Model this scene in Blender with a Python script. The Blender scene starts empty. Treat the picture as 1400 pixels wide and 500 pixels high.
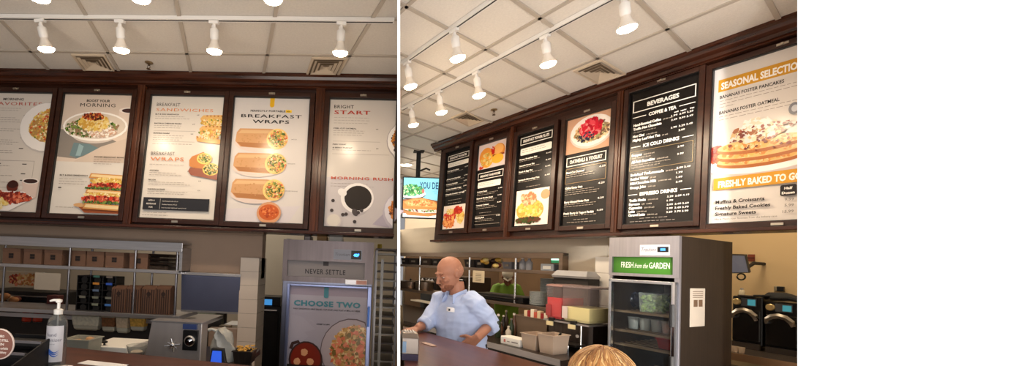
import bpy, math, random
import numpy as np
from mathutils import Vector, Matrix, Euler
random.seed(7)
COL = bpy.context.scene.collection
# ------------------------------------------------------------------ camera
FPX, PX, PY = 560.0, 470.0, 338.1
def rodr(w):
    w = np.array(w, float); t = np.linalg.norm(w); k = w/t
    K = np.array([[0,-k[2],k[1]],[k[2],0,-k[0]],[-k[1],k[0],0]])
    return np.eye(3)+np.sin(t)*K+(1-np.cos(t))*K@K
RC = rodr([-0.032363, 0.052737, 0.039589])
EYE = np.array([0, 0, 1.55])
def ray(x, y):
    d = RC.T@np.array([(x-PX)/FPX, (y-PY)/FPX, 1.0]); return np.array([d[0], d[2], -d[1]])
def wpt(x, y, Y):
    """point seen at photo pixel x,y that lies Y metres in front of the camera foot"""
    d = ray(x, y); return EYE+d*(Y/d[1])
cam = bpy.data.objects.new('camera', bpy.data.cameras.new('camera')); COL.objects.link(cam)
def cdir(v):
    d = RC.T@np.array(v, float); return (d[0], d[2], -d[1])
m3 = Matrix((cdir((1,0,0)), cdir((0,-1,0)), cdir((0,0,-1)))).transposed()
cam.matrix_world = Matrix.Translation(EYE) @ m3.to_4x4()
cam.data.sensor_width = 36; cam.data.lens = FPX/1400*36
cam.data.shift_x = (700-PX)/1400; cam.data.shift_y = (PY-250)/1400
cam.data.clip_start = .05; cam.data.clip_end = 200
bpy.context.scene.camera = cam

class Room:
    """a room frame: x along its menu wall, y away from the viewer, z up"""
    def __init__(s, yaw):
        s.a = -yaw; c, n = math.cos(yaw), math.sin(yaw)
        s.M = np.array([[c, n, 0], [-n, c, 0], [0, 0, 1.0]])
    def hit(s, px, py, **k):
        d = s.M.T@ray(px, py); e = s.M.T@EYE
        (ax, v), = k.items(); i = 'xyz'.index(ax); return e+d*((v-e[i])/d[i])
    def w(s, p): return s.M@np.array(p, float)
    def loc(s, p): return s.M.T@np.array(p, float)
LR, RR, WD = Room(0.0), Room(1.0439), Room(0.0)

# ------------------------------------------------------------------ materials
MATS = {}
def lin(c):
    c = c/255.0
    return c/12.92 if c <= .04045 else ((c+.055)/1.055)**2.4
def mat(rgb, rough=.6, metal=0.0, noise=0.0, nscale=12.0, bump=0.0, spec=.5, emit=0.0, trans=0.0, stretch=None, alpha=1.0, second=None, bscale=None, ior=1.45, coat=0):
    key = (rgb, rough, metal, noise, nscale, bump, spec, emit, trans, stretch, alpha, second, bscale, coat)
    if key in MATS: return MATS[key]
    m = bpy.data.materials.new('finish'); m.use_nodes = True
    nt = m.node_tree; b = nt.nodes['Principled BSDF']
    col = tuple(lin(v) for v in rgb)+(1,)
    b.inputs['Base Color'].default_value = col
    b.inputs['Roughness'].default_value = rough; b.inputs['Metallic'].default_value = metal
    b.inputs['Specular IOR Level'].default_value = spec; b.inputs['IOR'].default_value = ior
    if coat: b.inputs['Coat Weight'].default_value = coat; b.inputs['Coat Roughness'].default_value = .12
    if trans: b.inputs['Transmission Weight'].default_value = trans
    if alpha < 1: b.inputs['Alpha'].default_value = alpha
    if emit: b.inputs['Emission Color'].default_value = col; b.inputs['Emission Strength'].default_value = emit
    if noise or bump:
        tc = nt.nodes.new('ShaderNodeTexCoord'); mp = nt.nodes.new('ShaderNodeMapping')
        if stretch: mp.inputs['Scale'].default_value = stretch
        nt.links.new(tc.outputs['Object'], mp.inputs['Vector'])
        nz = nt.nodes.new('ShaderNodeTexNoise'); nz.inputs['Scale'].default_value = nscale; nz.inputs['Detail'].default_value = 5
        nt.links.new(mp.outputs['Vector'], nz.inputs['Vector'])
        if noise:
            r = nt.nodes.new('ShaderNodeValToRGB')
            r.color_ramp.elements[0].position = .3; r.color_ramp.elements[1].position = .7
            a = second and tuple(lin(v) for v in second) or tuple(v*(1-noise) for v in col[:3])
            r.color_ramp.elements[0].color = tuple(a)+(1,)
            r.color_ramp.elements[1].color = col if second else tuple(min(1, v*(1+noise*.5)) for v in col[:3])+(1,)
            nt.links.new(nz.outputs['Fac'], r.inputs['Fac']); nt.links.new(r.outputs['Color'], b.inputs['Base Color'])
            if emit: nt.links.new(r.outputs['Color'], b.inputs['Emission Color'])
        if bump:
            n2 = nz
            if bscale:
                n2 = nt.nodes.new('ShaderNodeTexNoise'); n2.inputs['Scale'].default_value = bscale
                nt.links.new(mp.outputs['Vector'], n2.inputs['Vector'])
            bp = nt.nodes.new('ShaderNodeBump'); bp.inputs['Strength'].default_value = bump; bp.inputs['Distance'].default_value = .01
            nt.links.new(n2.outputs['Fac'], bp.inputs['Height']); nt.links.new(bp.outputs['Normal'], b.inputs['Normal'])
    MATS[key] = m
    return m
WOOD = mat((88, 46, 25), .24, noise=.5, nscale=5, stretch=(6, 6, .5), second=(44, 20, 11))
WOODH = mat((72, 36, 21), .24, noise=.5, nscale=5, stretch=(.5, 6, 6), second=(38, 17, 11))
WOODD = mat((52, 26, 16), .28, noise=.4, nscale=6, stretch=(.5, 5, 5))
COUNTER = mat((92, 48, 34), .3, noise=.35, nscale=4, stretch=(.6, 5, 5), second=(66, 32, 24))
TAN = mat((196, 172, 150), .8, noise=.05, nscale=3, bump=.05)
STEEL = mat((190, 186, 186), .3, .8, noise=.12, nscale=8, stretch=(.4, .4, 8))
STEELV = mat((150, 148, 152), .3, 1.0, noise=.15, nscale=8, stretch=(8, 8, .4))
STEELD = mat((96, 88, 84), .38, 1.0, noise=.2, nscale=6, stretch=(8, 8, .4))
CHROME = mat((225, 225, 225), .12, 1.0)
BLACK = mat((16, 15, 16), .4); BLACKM = mat((24, 22, 22), .7); DARK = mat((38, 34, 32), .6, noise=.2)
WHITE = mat((236, 232, 224), .5); WHITEP = mat((240, 238, 234), .35)
GLASSM = mat((250, 252, 252), .03, trans=1.0, ior=1.05, spec=.3)
CLEARP = mat((225, 228, 226), .12, trans=.85, ior=1.1, alpha=.75)

# ------------------------------------------------------------------ mesh helper
def rotmat(axis, ang): return np.array(Matrix.Rotation(ang, 3, axis))
class MB:
    def __init__(s, base=(0, 0, 0)): s.v = []; s.f = []; s.m = []; s.mi = 0; s.b = np.array(base, float); s.X = None
    def add(s, vs, fs):
        o = len(s.v)
        for p in vs:
            p = np.array(p, float)
            if s.X is not None: p = s.X(p)
            s.v.append(tuple(p-s.b))
        for f in fs: s.f.append(tuple(i+o for i in f)); s.m.append(s.mi)
        return s
    def box(s, x0, x1, y0, y1, z0, z1):
        return s.add([(x, y, z) for z in (z0, z1) for y in (y0, y1) for x in (x0, x1)],
                     [(0,2,3,1), (4,5,7,6), (0,1,5,4), (2,6,7,3), (0,4,6,2), (1,3,7,5)])
    def bevbox(s, x0, x1, y0, y1, z0, z1, r=.01):
        # box with chamfered vertical edges and top/bottom edges
        def ring(z, i):
            a, b, c, d = x0+i, x1-i, y0+i, y1-i; k = r
            return [(a+k, c, z), (b-k, c, z), (b, c+k, z), (b, d-k, z), (b-k, d, z), (a+k, d, z), (a, d-k, z), (a, c+k, z)]
        rings = [ring(z0, r*.6), ring(z0+r, 0), ring(z1-r, 0), ring(z1, r*.6)]
        return s.rings(rings)
    def rings(s, rings, cap=True, close=True):
        n = len(rings[0]); vs = [p for r in rings for p in r]; fs = []
        for i in range(len(rings)-1):
            for j in range(n if close else n-1):
                k = (j+1) % n; fs.append((i*n+j, i*n+k, (i+1)*n+k, (i+1)*n+j))
        if cap: fs.append(tuple(range(n))[::-1]); fs.append(tuple((len(rings)-1)*n+j for j in range(n)))
        return s.add(vs, fs)
    def loft(s, pts, rad, n=12, up=(0, 0, 1), cap=True):
        """tube through pts; rad entries r or (ra, rb)"""
        P = [np.array(p, float) for p in pts]; R = []
        for i, p in enumerate(P):
            t = (P[min(i+1, len(P)-1)]-P[max(i-1, 0)]); t = t/(np.linalg.norm(t)+1e-9)
            u = np.array(up, float); u = u-t*(u@t)
            if np.linalg.norm(u) < 1e-3: u = np.array([1.0, 0, 0]); u = u-t*(u@t)
            u /= np.linalg.norm(u); w = np.cross(t, u)
            r = rad[i] if hasattr(rad, '__len__') else rad
            ra, rb = r if hasattr(r, '__len__') else (r, r)
            R.append([p+w*ra*math.cos(a)+u*rb*math.sin(a) for a in [2*math.pi*k/n for k in range(n)]])
        return s.rings(R, cap)
    def cyl(s, p0, p1, r0, r1=None, n=16): return s.loft([p0, p1], [r0, r0 if r1 is None else r1], n)
    def lathe(s, c, prof, n=20, cap=True):
        """prof: (radius, height) pairs turned about the vertical through c"""
        return s.rings([[(c[0]+r*math.cos(2*math.pi*k/n), c[1]+r*math.sin(2*math.pi*k/n), c[2]+h) for k in range(n)] for r, h in prof], cap)
    def ell(s, c, r, n=16, m=9):
        R = []
        for i in range(m+1):
            a = math.pi*i/m-math.pi/2; q = max(math.cos(a), .02)
            R.append([(c[0]+r[0]*q*math.cos(2*math.pi*k/n), c[1]+r[1]*q*math.sin(2*math.pi*k/n), c[2]+r[2]*math.sin(a)) for k in range(n)])
        return s.rings(R)
    def poly(s, pts): return s.add(pts, [tuple(range(len(pts)))])
    def prism(s, pts, ext):
        n = len(pts); e = np.array(ext, float); P = [np.array(p, float) for p in pts]
        return s.add(P+[p+e for p in P], [tuple(range(n))[::-1], tuple(range(n, 2*n))]+[(i, (i+1) % n, (i+1) % n+n, i+n) for i in range(n)])
    def quadtube(s, pts, w, h, up=(0, 0, 1)): return s.loft(pts, [(w*.7071, h*.7071)]*len(pts), 4, up)
    def mesh(s, mats):
        me = bpy.data.meshes.new('shape'); me.from_pydata(s.v, [], s.f)
        for m in (mats if isinstance(mats, (list, tuple)) else [mats]): me.materials.append(m)
        me.polygons.foreach_set('material_index', s.m); me.update(); return me
    def build(s, name, mats, parent=None, smooth=False, bevel=0, remesh=0, subs=0, label=None):
        me = s.mesh(mats)
        if remesh or bevel or subs:
            t = bpy.data.objects.new('t', me); COL.objects.link(t)
            if bevel: b = t.modifiers.new('b', 'BEVEL'); b.width = bevel; b.segments = 2; b.limit_method = 'ANGLE'
            if remesh:
                b = t.modifiers.new('r', 'REMESH'); b.mode = 'VOXEL'; b.voxel_size = remesh
                b = t.modifiers.new('s', 'SMOOTH'); b.iterations = 3; b.factor = .5
            if subs: b = t.modifiers.new('s', 'SUBSURF'); b.levels = subs
            bpy.context.view_layer.update()
            me2 = bpy.data.meshes.new_from_object(t.evaluated_get(bpy.context.evaluated_depsgraph_get()))
            bpy.data.objects.remove(t); me = me2
        if smooth:
            me.polygons.foreach_set('use_smooth', [True]*len(me.polygons))
            if not remesh: me.set_sharp_from_angle(angle=math.radians(42))
        me.name = name
        o = bpy.data.objects.new(name, me); COL.objects.link(o)
        if parent is not None: o.parent = parent
        if label: o['label'] = label
        return o
def place(o, R, base, tilt=0, rz=0):
    o.location = R.w(base); o.rotation_euler = (tilt, 0, R.a+rz); return o
def tag(o, label, cat, group=None, kind=None):
    if label: o['label'] = label
    if cat: o['category'] = cat
    if group: o['group'] = group
    if kind: o['kind'] = kind
    return o
def thing(name, label, cat, R, base, tilt=0, rz=0, group=None):
    o = bpy.data.objects.new(name, None); o.empty_display_size = .1; COL.objects.link(o)
    place(o, R, base, tilt, rz); return tag(o, label, cat, group)
def struct(name, mb, mats, R, base=(0, 0, 0), label=None, smooth=False):
    o = mb.build(name, mats, smooth=smooth); place(o, R, base); o['kind'] = 'structure'
    if label: o['label'] = label
    return o
def dup(root, loc, label=None, group=None, rz=None):
    r = root.copy(); COL.objects.link(r); r.location = loc
    if rz is not None: r.rotation_euler.z = rz
    if label: r['label'] = label
    if group: r['group'] = group
    for ch in list(root.children):
        c = ch.copy(); COL.objects.link(c); c.parent = r
        for g in list(ch.children):
            d = g.copy(); COL.objects.link(d); d.parent = c
    return r

# ------------------------------------------------------------------ lettering
TC = {}
SERIF = False
def glyphs(txt, bold=0.0, shear=0.0, sp=1.0):
    k = (txt, bold, shear, sp)
    if k not in TC:
        c = bpy.data.curves.new('t', 'FONT'); c.body = txt; c.offset = bold; c.shear = shear; c.resolution_u = 2; c.space_character = sp
        o = bpy.data.objects.new('t', c); m = bpy.data.meshes.new_from_object(o)
        V = [(v.co.x, v.co.y) for v in m.vertices]; F = [tuple(p.vertices) for p in m.polygons]
        xs = [v[0] for v in V] or [0]
        TC[k] = (V, F, min(xs), max(xs)); bpy.data.objects.remove(o); bpy.data.meshes.remove(m); bpy.data.curves.remove(c)
    return TC[k]
class Art:
    """flat printed sheet: a runs 0..W to the right, b runs 0..H downwards, in metres, drawn at height y (towards the viewer negative)"""
    def __init__(s, x0, ztop, W, H, y=0.0, R=None):
        s.x0, s.z, s.W, s.H, s.y = x0, ztop, W, H, y; s.mb = MB(); s.mats = []; s.k = 0; s.let = MB(); s.lm = []
    def P(s, a, b, lay=None): return (s.x0+a*s.W, s.y-(s.k if lay is None else lay)*.00025, s.z-b*s.H)
    def _m(s, m, let=False):
        L = s.lm if let else s.mats
        if m not in L: L.append(m)
        (s.let if let else s.mb).mi = L.index(m)
    def poly(s, pts, m, up=True):
        s.k += 1 if up else 0; s._m(m); s.mb.poly([s.P(a, b) for a, b in pts]); return s
    def rect(s, a0, b0, a1, b1, m): return s.poly([(a0, b1), (a1, b1), (a1, b0), (a0, b0)], m)
    def outline(s, a0, b0, a1, b1, t, m):
        ta, tb = t/s.W, t/s.H
        s.rect(a0, b0, a1, b0+tb, m); s.rect(a0, b1-tb, a1, b1, m); s.rect(a0, b0, a0+ta, b1, m); s.rect(a1-ta, b0, a1, b1, m)
    def rrect(s, a0, b0, a1, b1, m, r=.015):
        ra, rb = r/s.W, r/s.H; pts = []
        for ca, cb, st in ((a1-ra, b1-rb, 0), (a0+ra, b1-rb, 90), (a0+ra, b0+rb, 180), (a1-ra, b0+rb, 270)):
            for d in (0, 30, 60, 90):
                t = math.radians(st+d); pts.append((ca+ra*math.cos(t), cb+rb*math.sin(t)))
        return s.poly(pts[::-1], m)
    def ell(s, a, b, ra, rb, m, n=22, rot=0, clip=True, wob=0, up=True):
        pts = []
        for i in range(n):
            t = 2*math.pi*i/n; q = 1+random.uniform(-wob, wob)
            x, y = ra*s.W*q*math.cos(t), rb*s.H*q*math.sin(t); c, n_ = math.cos(rot), math.sin(rot)
            A, B = a+(x*c-y*n_)/s.W, b+(x*n_+y*c)/s.H
            if clip: A, B = min(max(A, 0), 1), min(max(B, 0), 1)
            pts.append((A, B))
        return s.poly(pts[::-1], m, up)
    def scatter(s, a, b, ra, rb, cols, n, size, wob=.3, rough=.6):
        if n >= 50:
            av = [sum(c[j] for c in cols)/len(cols)*.86 for j in range(3)]; s.ell(a, b, ra*.97, rb*.97, pm([round(v/6)*6 for v in av]), n=26, wob=.05)
        size *= .64; n = int(n*2.2)
        for i in range(n):
            t = random.uniform(0, 6.283); q = math.sqrt(random.random()); z = size*random.uniform(.6, 1.4)
            A, B = a+ra*q*math.cos(t), b+rb*q*math.sin(t)
            if not (0 < A < 1 and 0 < B < 1): continue
            if i % 25 == 0: s.k += 1
            s.k += .02
            s.ell(A, B, z/s.W, z/s.H*random.uniform(.5, 1), pm(random.choice(cols)), n=7, rot=random.uniform(0, 3), wob=wob, up=False)
    def text(s, txt, a, b, h, m, al='l', width=None, bold=.0, shear=0, sp=1.0, slab=0):
        """h: capital height in metres, b: baseline; width: metres the line should take"""
        V, F, x0, x1 = glyphs(txt, bold, shear, sp)
        k = h/.70; kx = k if width is None else width/(x1-x0)
        w = (x1-x0)*kx; off = {'l': 0, 'c': -w/2, 'r': -w}[al]
        s.k += .5; s._m(m, True); y = s.y-(s.k+2)*.00025
        s.let.add([(s.x0+a*s.W+off+(x-x0)*kx, y, s.z-b*s.H+z*k) for x, z in V], F)
        return w
    def lines(s, a, b, w, n, gap, m, h=.006, words=True):
        """rows of fine print too small to read in the photo"""
        s.k += .5; s._m(m)
        for i in range(n):
            x = a; end = a+w*random.uniform(.8, 1) if i == n-1 or words else a+w
            while x < end:
                q = min(random.uniform(.02, .055)/s.W*.8, end-x)
                z = s.z-(b+i*gap)*s.H
                X0 = s.x0+x*s.W; X1 = s.x0+(x+q)*s.W; y = s.y-s.k*.00025
                s.mb.poly([(X0, y, z-h), (X1, y, z-h), (X1, y, z), (X0, y, z)])
                x += q+.008/s.W
    def build(s, parent, name='printed_sheet', tname='lettering'):
        n, k = len(s.mb.v), len(s.mats)
        s.mb.v += s.let.v; s.mb.f += [tuple(i+n for i in f) for f in s.let.f]; s.mb.m += [i+k for i in s.let.m]
        return s.mb.build(name, s.mats+s.lm, parent)
def pm(c, rough=None): return mat(tuple(c), PR if rough is None else rough, spec=.38)
PR = .22
# ================================================================== SHELL
ZC = 3.30
def edgeX(px, Yw):  # world x of the photo column px at eye level, Yw metres away
    return wpt(px, 360, Yw)[0]
# plan polygons in world xy ; the partition runs from the viewer between the two rooms
def clip_line(p, q, poly):
    """clip segment p-q by convex ccw poly"""
    p, q = np.array(p, float), np.array(q, float); t0, t1 = 0.0, 1.0; d = q-p
    for i in range(len(poly)):
        a, b = np.array(poly[i]), np.array(poly[(i+1) % len(poly)]); n = np.array([-(b-a)[1], (b-a)[0]])
        num = n@(p-a); den = n@d
        if abs(den) < 1e-9:
            if num < 0: return None
            continue
        t = -num/den
        if den > 0: t0 = max(t0, t)
        else: t1 = min(t1, t)
    return (p+d*t0, p+d*t1) if t1 > t0 else None
CEILT = mat((214, 208, 200), .85, noise=.06, nscale=60, bump=.35, bscale=160)
CEILR = mat((222, 216, 208), .85, noise=.06, nscale=60, bump=.35, bscale=160)
TBAR = mat((176, 166, 154), .5)  # bars toned darker, the grid's shadow lines are put into the colour
def ceiling(name, poly, R, hl, dl, label, tile):
    mb = MB(); P = [R.loc((x, y, ZC)) for x, y in poly]
    mb.prism([(p[0], p[1], ZC) for p in P], (0, 0, .06))
    pl = [(p[0], p[1]) for p in P]
    mb.mi = 1
    segs = [((-14, y), (14, y)) for y in hl]
    for x0, y0, k in dl: segs.append(((x0+k*(-6-y0), -6), (x0+k*(14-y0), 14)))
    for a, b in segs:
        c = clip_line(a, b, pl)
        if c is None: continue
        (ax, ay), (bx, by) = c; L = math.hypot(bx-ax, by-ay); nx, ny = -(by-ay)/L*.014, (bx-ax)/L*.014
        mb.prism([(ax-nx, ay-ny, ZC-.011), (bx-nx, by-ny, ZC-.011), (bx+nx, by+ny, ZC-.011), (ax+nx, ay+ny, ZC-.011)], (0, 0, .0108))
    return struct(name, mb, [tile, TBAR], R, (0, 0, 0), label)
def ray2(px, Y): p = wpt(px, 20, Y); q = wpt(px, 480, Y); return p, q
# partition: leans with the picture edge, built as a thin wedge wall
def plane_x(px, Y, z):   # world x of the picture column px at distance Y and height z
    lo, hi = -4000.0, 4000.0
    for _ in range(50):
        md = (lo+hi)/2; zz = wpt(px, md, Y)[2]
        if zz > z: lo = md
        else: hi = md
    return wpt(px, (lo+hi)/2, Y)[0]
pn, pf = 1.15, 9.2
mb = MB()
Vp = []
for z in (0, ZC):
    for (px, Y) in ((543.3, pn), (547.0, pn), (546.6, pf), (543.7, pf)): Vp.append((plane_x(px, Y, z), Y, z))
mb.add(Vp, [(0,1,2,3)[::-1], (4,5,6,7), (0,1,5,4), (1,2,6,5), (2,3,7,6), (3,0,4,7)])
WALLW = mat((252, 252, 252), .9, noise=.004, nscale=30)
struct('wall_middle', mb, WALLW, WD, label='thin white partition between the two counters')
# white wall that closes the right-hand room
mb = MB(); wy = 2.42; Vp = []
for z in (0, ZC):
    Vp += [(plane_x(1090.3, wy, z), wy, z), (6.6, wy, z), (6.6, wy+.14, z), (plane_x(1091, wy+.14, z)+.002, wy+.14, z)]
mb.add(Vp, [(0,1,2,3)[::-1], (4,5,6,7), (0,1,5,4), (1,2,6,5), (2,3,7,6), (3,0,4,7)])
struct('wall_right', mb, WALLW, WD, label='plain bright white wall at the right end of the room')

xa, xb = plane_x(545, -.0+.4, ZC), plane_x(545, 9.3, ZC)
# ceilings meet over the partition
polyL = [(-7, -1.2), (plane_x(545, .3, ZC), .3), (plane_x(545, 8, ZC), 8.0), (-7, 8.0)]
polyL = [(-7, .4), (plane_x(545, .4, ZC), .4), (plane_x(545, 8, ZC), 8.0), (-7, 8.0)]
polyR = [(plane_x(545, .4, ZC)+.0005, .4), (6.6, .4), (6.6, 8.6), (plane_x(545, 8.6, ZC)+.0005, 8.6)]
ceiling('ceiling_left', polyL, LR, [3.435+.53*k for k in range(-7, 9)], [(-2.89+.711*k, 2.985, -.34) for k in range(-5, 16)], 'white acoustic tile ceiling of the left room', CEILT)
ceiling('ceiling_right', polyR, RR, [2.44+.87*k for k in range(-3, 10)], [(-2.40+.497*k, 2.44, -.145) for k in range(-16, 14)], 'white acoustic tile ceiling of the right room', CEILR)
# floor
FLOOR = mat((150, 122, 98), .45, noise=.15, nscale=2)
struct('floor', MB().box(-7, 6.6, -3.5, 9.4, -.05, 0), FLOOR, WD, label='tan floor')

# ---- left room walls
yW = 4.10
def lz(px, py, y=yW): return LR.hit(px, py, y=y)
xr = plane_x(543, yW, 1.8)-.01
xcol0, xcol1 = lz(329, 400, 4.05)[0], lz(354, 400, 4.05)[0]
mb = MB()
mb.box(-7, lz(250, 360)[0], yW, yW+.14, lz(120, 337)[2]-.01, ZC)
mb.box(lz(250, 360)[0], xcol1, yW, yW+.14, 1.33, ZC)
mb.box(xcol1, xr, yW, yW+.14, 1.95, ZC)
mb.box(-7, xcol0, yW+.06, yW+.14, 0, .80)
struct('wall_back_left', mb, mat((176, 150, 130), .8, noise=.05, nscale=3), LR, label='tan wall under the left menu boards with a kitchen pass-through')
def rxl(y, z=3.3):   # leftmost x of the right room for a given local y
    lo, hi = -12., 0.
    for _ in range(40):
        md = (lo+hi)/2; p = RR.w((md, y, z))
        if p[0] < plane_x(547.5, p[1], z)+.02: lo = md
        else: hi = md
    return hi
TILEW = mat((226, 222, 216), .25)
GROUT = mat((150, 140, 130), .9)
def tile_pier(name, x0, x1, y0, y1, z1, R, label, th, face, side=None):
    mb = MB(); mb.mi = 1; mb.box(x0+.004, x1-.004, y0+.004, y1, 0, z1-.004); mb.mi = 0
    z = z1; 
    while z > .02:
        zz = max(z-th, 0.0); mb.box(x0, x1, y0, y1-.002, zz+.004, z); z -= th
    return struct(name, mb, [face, GROUT], R, label=label)
tile_pier('trim_1', xcol0, xcol1, 4.0, yW+.2, lz(340, 352, 4.0)[2], LR, 'white tiled pier between kitchen opening and refrigerator, left room', .138, mat((205, 192, 180), .3))
mb = MB(); yb = 6.6; xq = plane_x(543, yb, 1.5)-.02
mb.box(-7, xq, yb, yb+.1, 0, ZC)
struct('wall_kitchen_left', mb, mat((206, 196, 176), .85), LR, label='pale back wall of the left kitchen')
mb = MB(); mb.box(-7.0, -6.9, .4, 6.6, 0, ZC); struct('wall_left', mb, TAN, LR, label='tan side wall')

# ---- right room walls
def rz(px, py, y=yW): return RR.hit(px, py, y=y)
mb = MB()
# soffit under and behind the boards (left of the boards it is a low beam)
rx0, rx1 = rz(770, 360)[0], rz(830, 360)[0]
zt = rz(700, 346)[2]
mb.box(-6.6, -4.62, yW, yW+.14, zt, 2.12)
mb.box(-4.62, rx0, yW, yW+.14, zt, ZC)
mb.box(rx0, rx1, yW, yW+.14, 1.2, ZC)
mb.box(rx1, -.62, yW, yW+.14, 1.90, ZC)
mb.box(-6.6, rx1, yW+.06, yW+.14, 0, .80)
struct('wall_back_right', mb, mat((205, 190, 168), .8, noise=.05, nscale=3), RR, label='cream wall under the right menu boards with a kitchen pass-through')
px0, px1 = RR.hit(813, 400, y=4.0)[0], RR.hit(832, 400, y=4.0)[0]
tile_pier('trim_2', px0, px1+.08, 4.0, yW+.2, RR.hit(822, 351, y=4.0)[2], RR, 'white tiled pier beside the glass door refrigerator', .155, TILEW)
# far wall of the dining side and back wall of the kitchen
mb = MB(); mb.box(plane_x(548, 8.5, 1.5)+.06, 6.6, 8.5, 8.6, 0, ZC)
struct('wall_far_right', mb, mat((214, 196, 172), .8), WD, label='cream far wall behind the television')
mb = MB(); mb.box(-2.6, -.35, 5.75, 5.85, 0, ZC); mb.box(-1.02, -1.0, 5.735, 5.75, 0, ZC)
struct('wall_kitchen_right', mb, mat((222, 190, 142), .8), RR, label='warm beige kitchen wall behind the ovens')
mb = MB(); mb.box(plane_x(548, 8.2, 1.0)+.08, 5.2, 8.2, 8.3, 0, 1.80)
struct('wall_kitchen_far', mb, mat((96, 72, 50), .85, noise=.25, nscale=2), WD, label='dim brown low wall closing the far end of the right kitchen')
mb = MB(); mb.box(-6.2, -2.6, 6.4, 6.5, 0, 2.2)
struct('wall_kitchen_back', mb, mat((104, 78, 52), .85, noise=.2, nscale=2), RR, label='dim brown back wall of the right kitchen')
# ================================================================== MENU SURROUNDS
TL, TR = .0927, .0578
Y0 = 3.90
def B3(tau): # board plane (u, v down, w out) is handled by tilting things; helper for room position
    return lambda u, v, w=0: (u, Y0-math.sin(tau)*v-math.cos(tau)*w, ZC-math.cos(tau)*v+math.sin(tau)*w)
def surround(R, tau, u0, u1, vb, piers, ends, label, name='menu_board_surround'):
    t = thing(name, label, 'menu board frame', R, (0, Y0, ZC), -tau)
    # local: x = u, y = away, z = -v
    mb = MB()
    mb.box(u0, u1, .028, .10, -vb+.028, -.109); mb.build('back_panel', WOODD, t)
    mb = MB(); prof = [(.10, -.004), (-.115, -.004), (-.115, -.03), (-.095, -.038), (-.08, -.06), (-.05, -.078), (-.045, -.10), (-.02, -.108), (.10, -.108)]
    e0 = .1 if ends[0] else 0
    mb.rings([[(x, y*k if y < 0 else y, z) for y, z in prof] for x, k in (((u0-.075, 1.0), (u1, 1.0)))])
    mb.build('crown_molding', WOODH, t)
    mb = MB(); mb.box(u0-.01, u1, -.03, .1, -.114, -.108); mb.build('top_rail', WOODH, t)
    mb = MB(); mb.box(u0-.012, u1, -.04, .10, -vb, -vb+.028); mb.build('bottom_rail', WOODH, t, bevel=.004)
    for a, b in piers:
        mb = MB(); mb.box(a, b, -.03, .028, -vb+.028, -.114); w = (b-a)
        mb.box(a+w*.3, b-w*.3, -.038, -.03, -vb+.028, -.114)
        mb.build('pilaster', WOOD, t, bevel=.003)
    return t
LATCH = mat((190, 180, 165), .35, 1)
def board(R, tau, u0, u1, v0, v1, label, group, art, fw=.045, latch=True, bg=None, lat_b=False, clipr=False):
    """one hinged, framed sheet; base at the middle of its lower edge"""
    uc = (u0+u1)/2; b = B3(tau)(uc, v1, 0)
    t = thing('menu_board', label, 'menu board', R, b, -tau, group=group)
    W, H = u1-u0, v1-v0; x0, x1, h = -W/2, W/2, H
    mb = MB(); f = fw; fr = 0.004 if clipr else f
    for (a, c, d, e) in ((x0-f, x0, -f, h+f), (x1, x1+fr, -f, h+f), (x0, x1, h, h+f), (x0, x1, -f, 0)):
        mb.box(a, c, -.022, .026, d, e)
    mb.build('frame', WOODD, t, bevel=.004)
    mb = MB(); r = .006
    for (a, c, d, e) in ((x0, x0+r, 0, h), (x1-r, x1, 0, h), (x0+r, x1-r, h-r, h), (x0+r, x1-r, 0, r)): mb.box(a, c, -.014, .012, d, e)
    mb.build('inner_lip', BLACK, t)
    mb = MB(); mb.box(x0-.002, x1+.002, .012, .024, -.002, h+.002); mb.build('backing', BLACKM, t)
    A = Art(x0+.004, h-.004, W-.008, H-.008, .0115); art(A); A.build(t)
    if latch:
        mb = MB(); mb.box(-.03, .03, -.03, -.022, h+f*.35, h+f*.75); mb.cyl((0, -.038, h+f*.55), (0, -.03, h+f*.55), .008, n=10)
        mb.build('latch', LATCH, t)
        mb = MB(); mb.box(-.03, .03, -.03, -.022, -f*.8, -f*.35); mb.build('latch', LATCH, t)
    return t
K = lambda c: pm(c)
INK = (34, 30, 30); GREY = (150, 140, 132); ORG = (214, 122, 60); RED = (176, 58, 44); CREAM = (212, 203, 193)
EGG = [(222, 186, 92), (230, 204, 128), (206, 158, 70), (234, 216, 168)]
BACON = [(150, 48, 32), (196, 84, 56), (120, 36, 26), (222, 130, 96)]
GREEN = [(84, 112, 48), (56, 84, 36), (128, 150, 70)]
BREAD = [(214, 160, 92), (188, 124, 62), (232, 196, 136), (168, 104, 50)]
def slab(A, txt, a, b, h, m, al='l', width=None, bold=.0):
    """wide slab lettering: bars top and bottom of the strokes are suggested by a second, flatter print"""
    A.text(txt, a, b, h, m, al, width, bold, sp=1.12)
def cup(A, a, b, r, m1, m2, top=True):
    A.poly([(a-r, b), (a-r*.85, b+r*1.3), (a+r*.85, b+r*1.3), (a+r, b)][::-1], m1); A.ell(a, b, r, r*.28, m1); A.ell(a, b+.003, r*.82, r*.2, m2)
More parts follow.
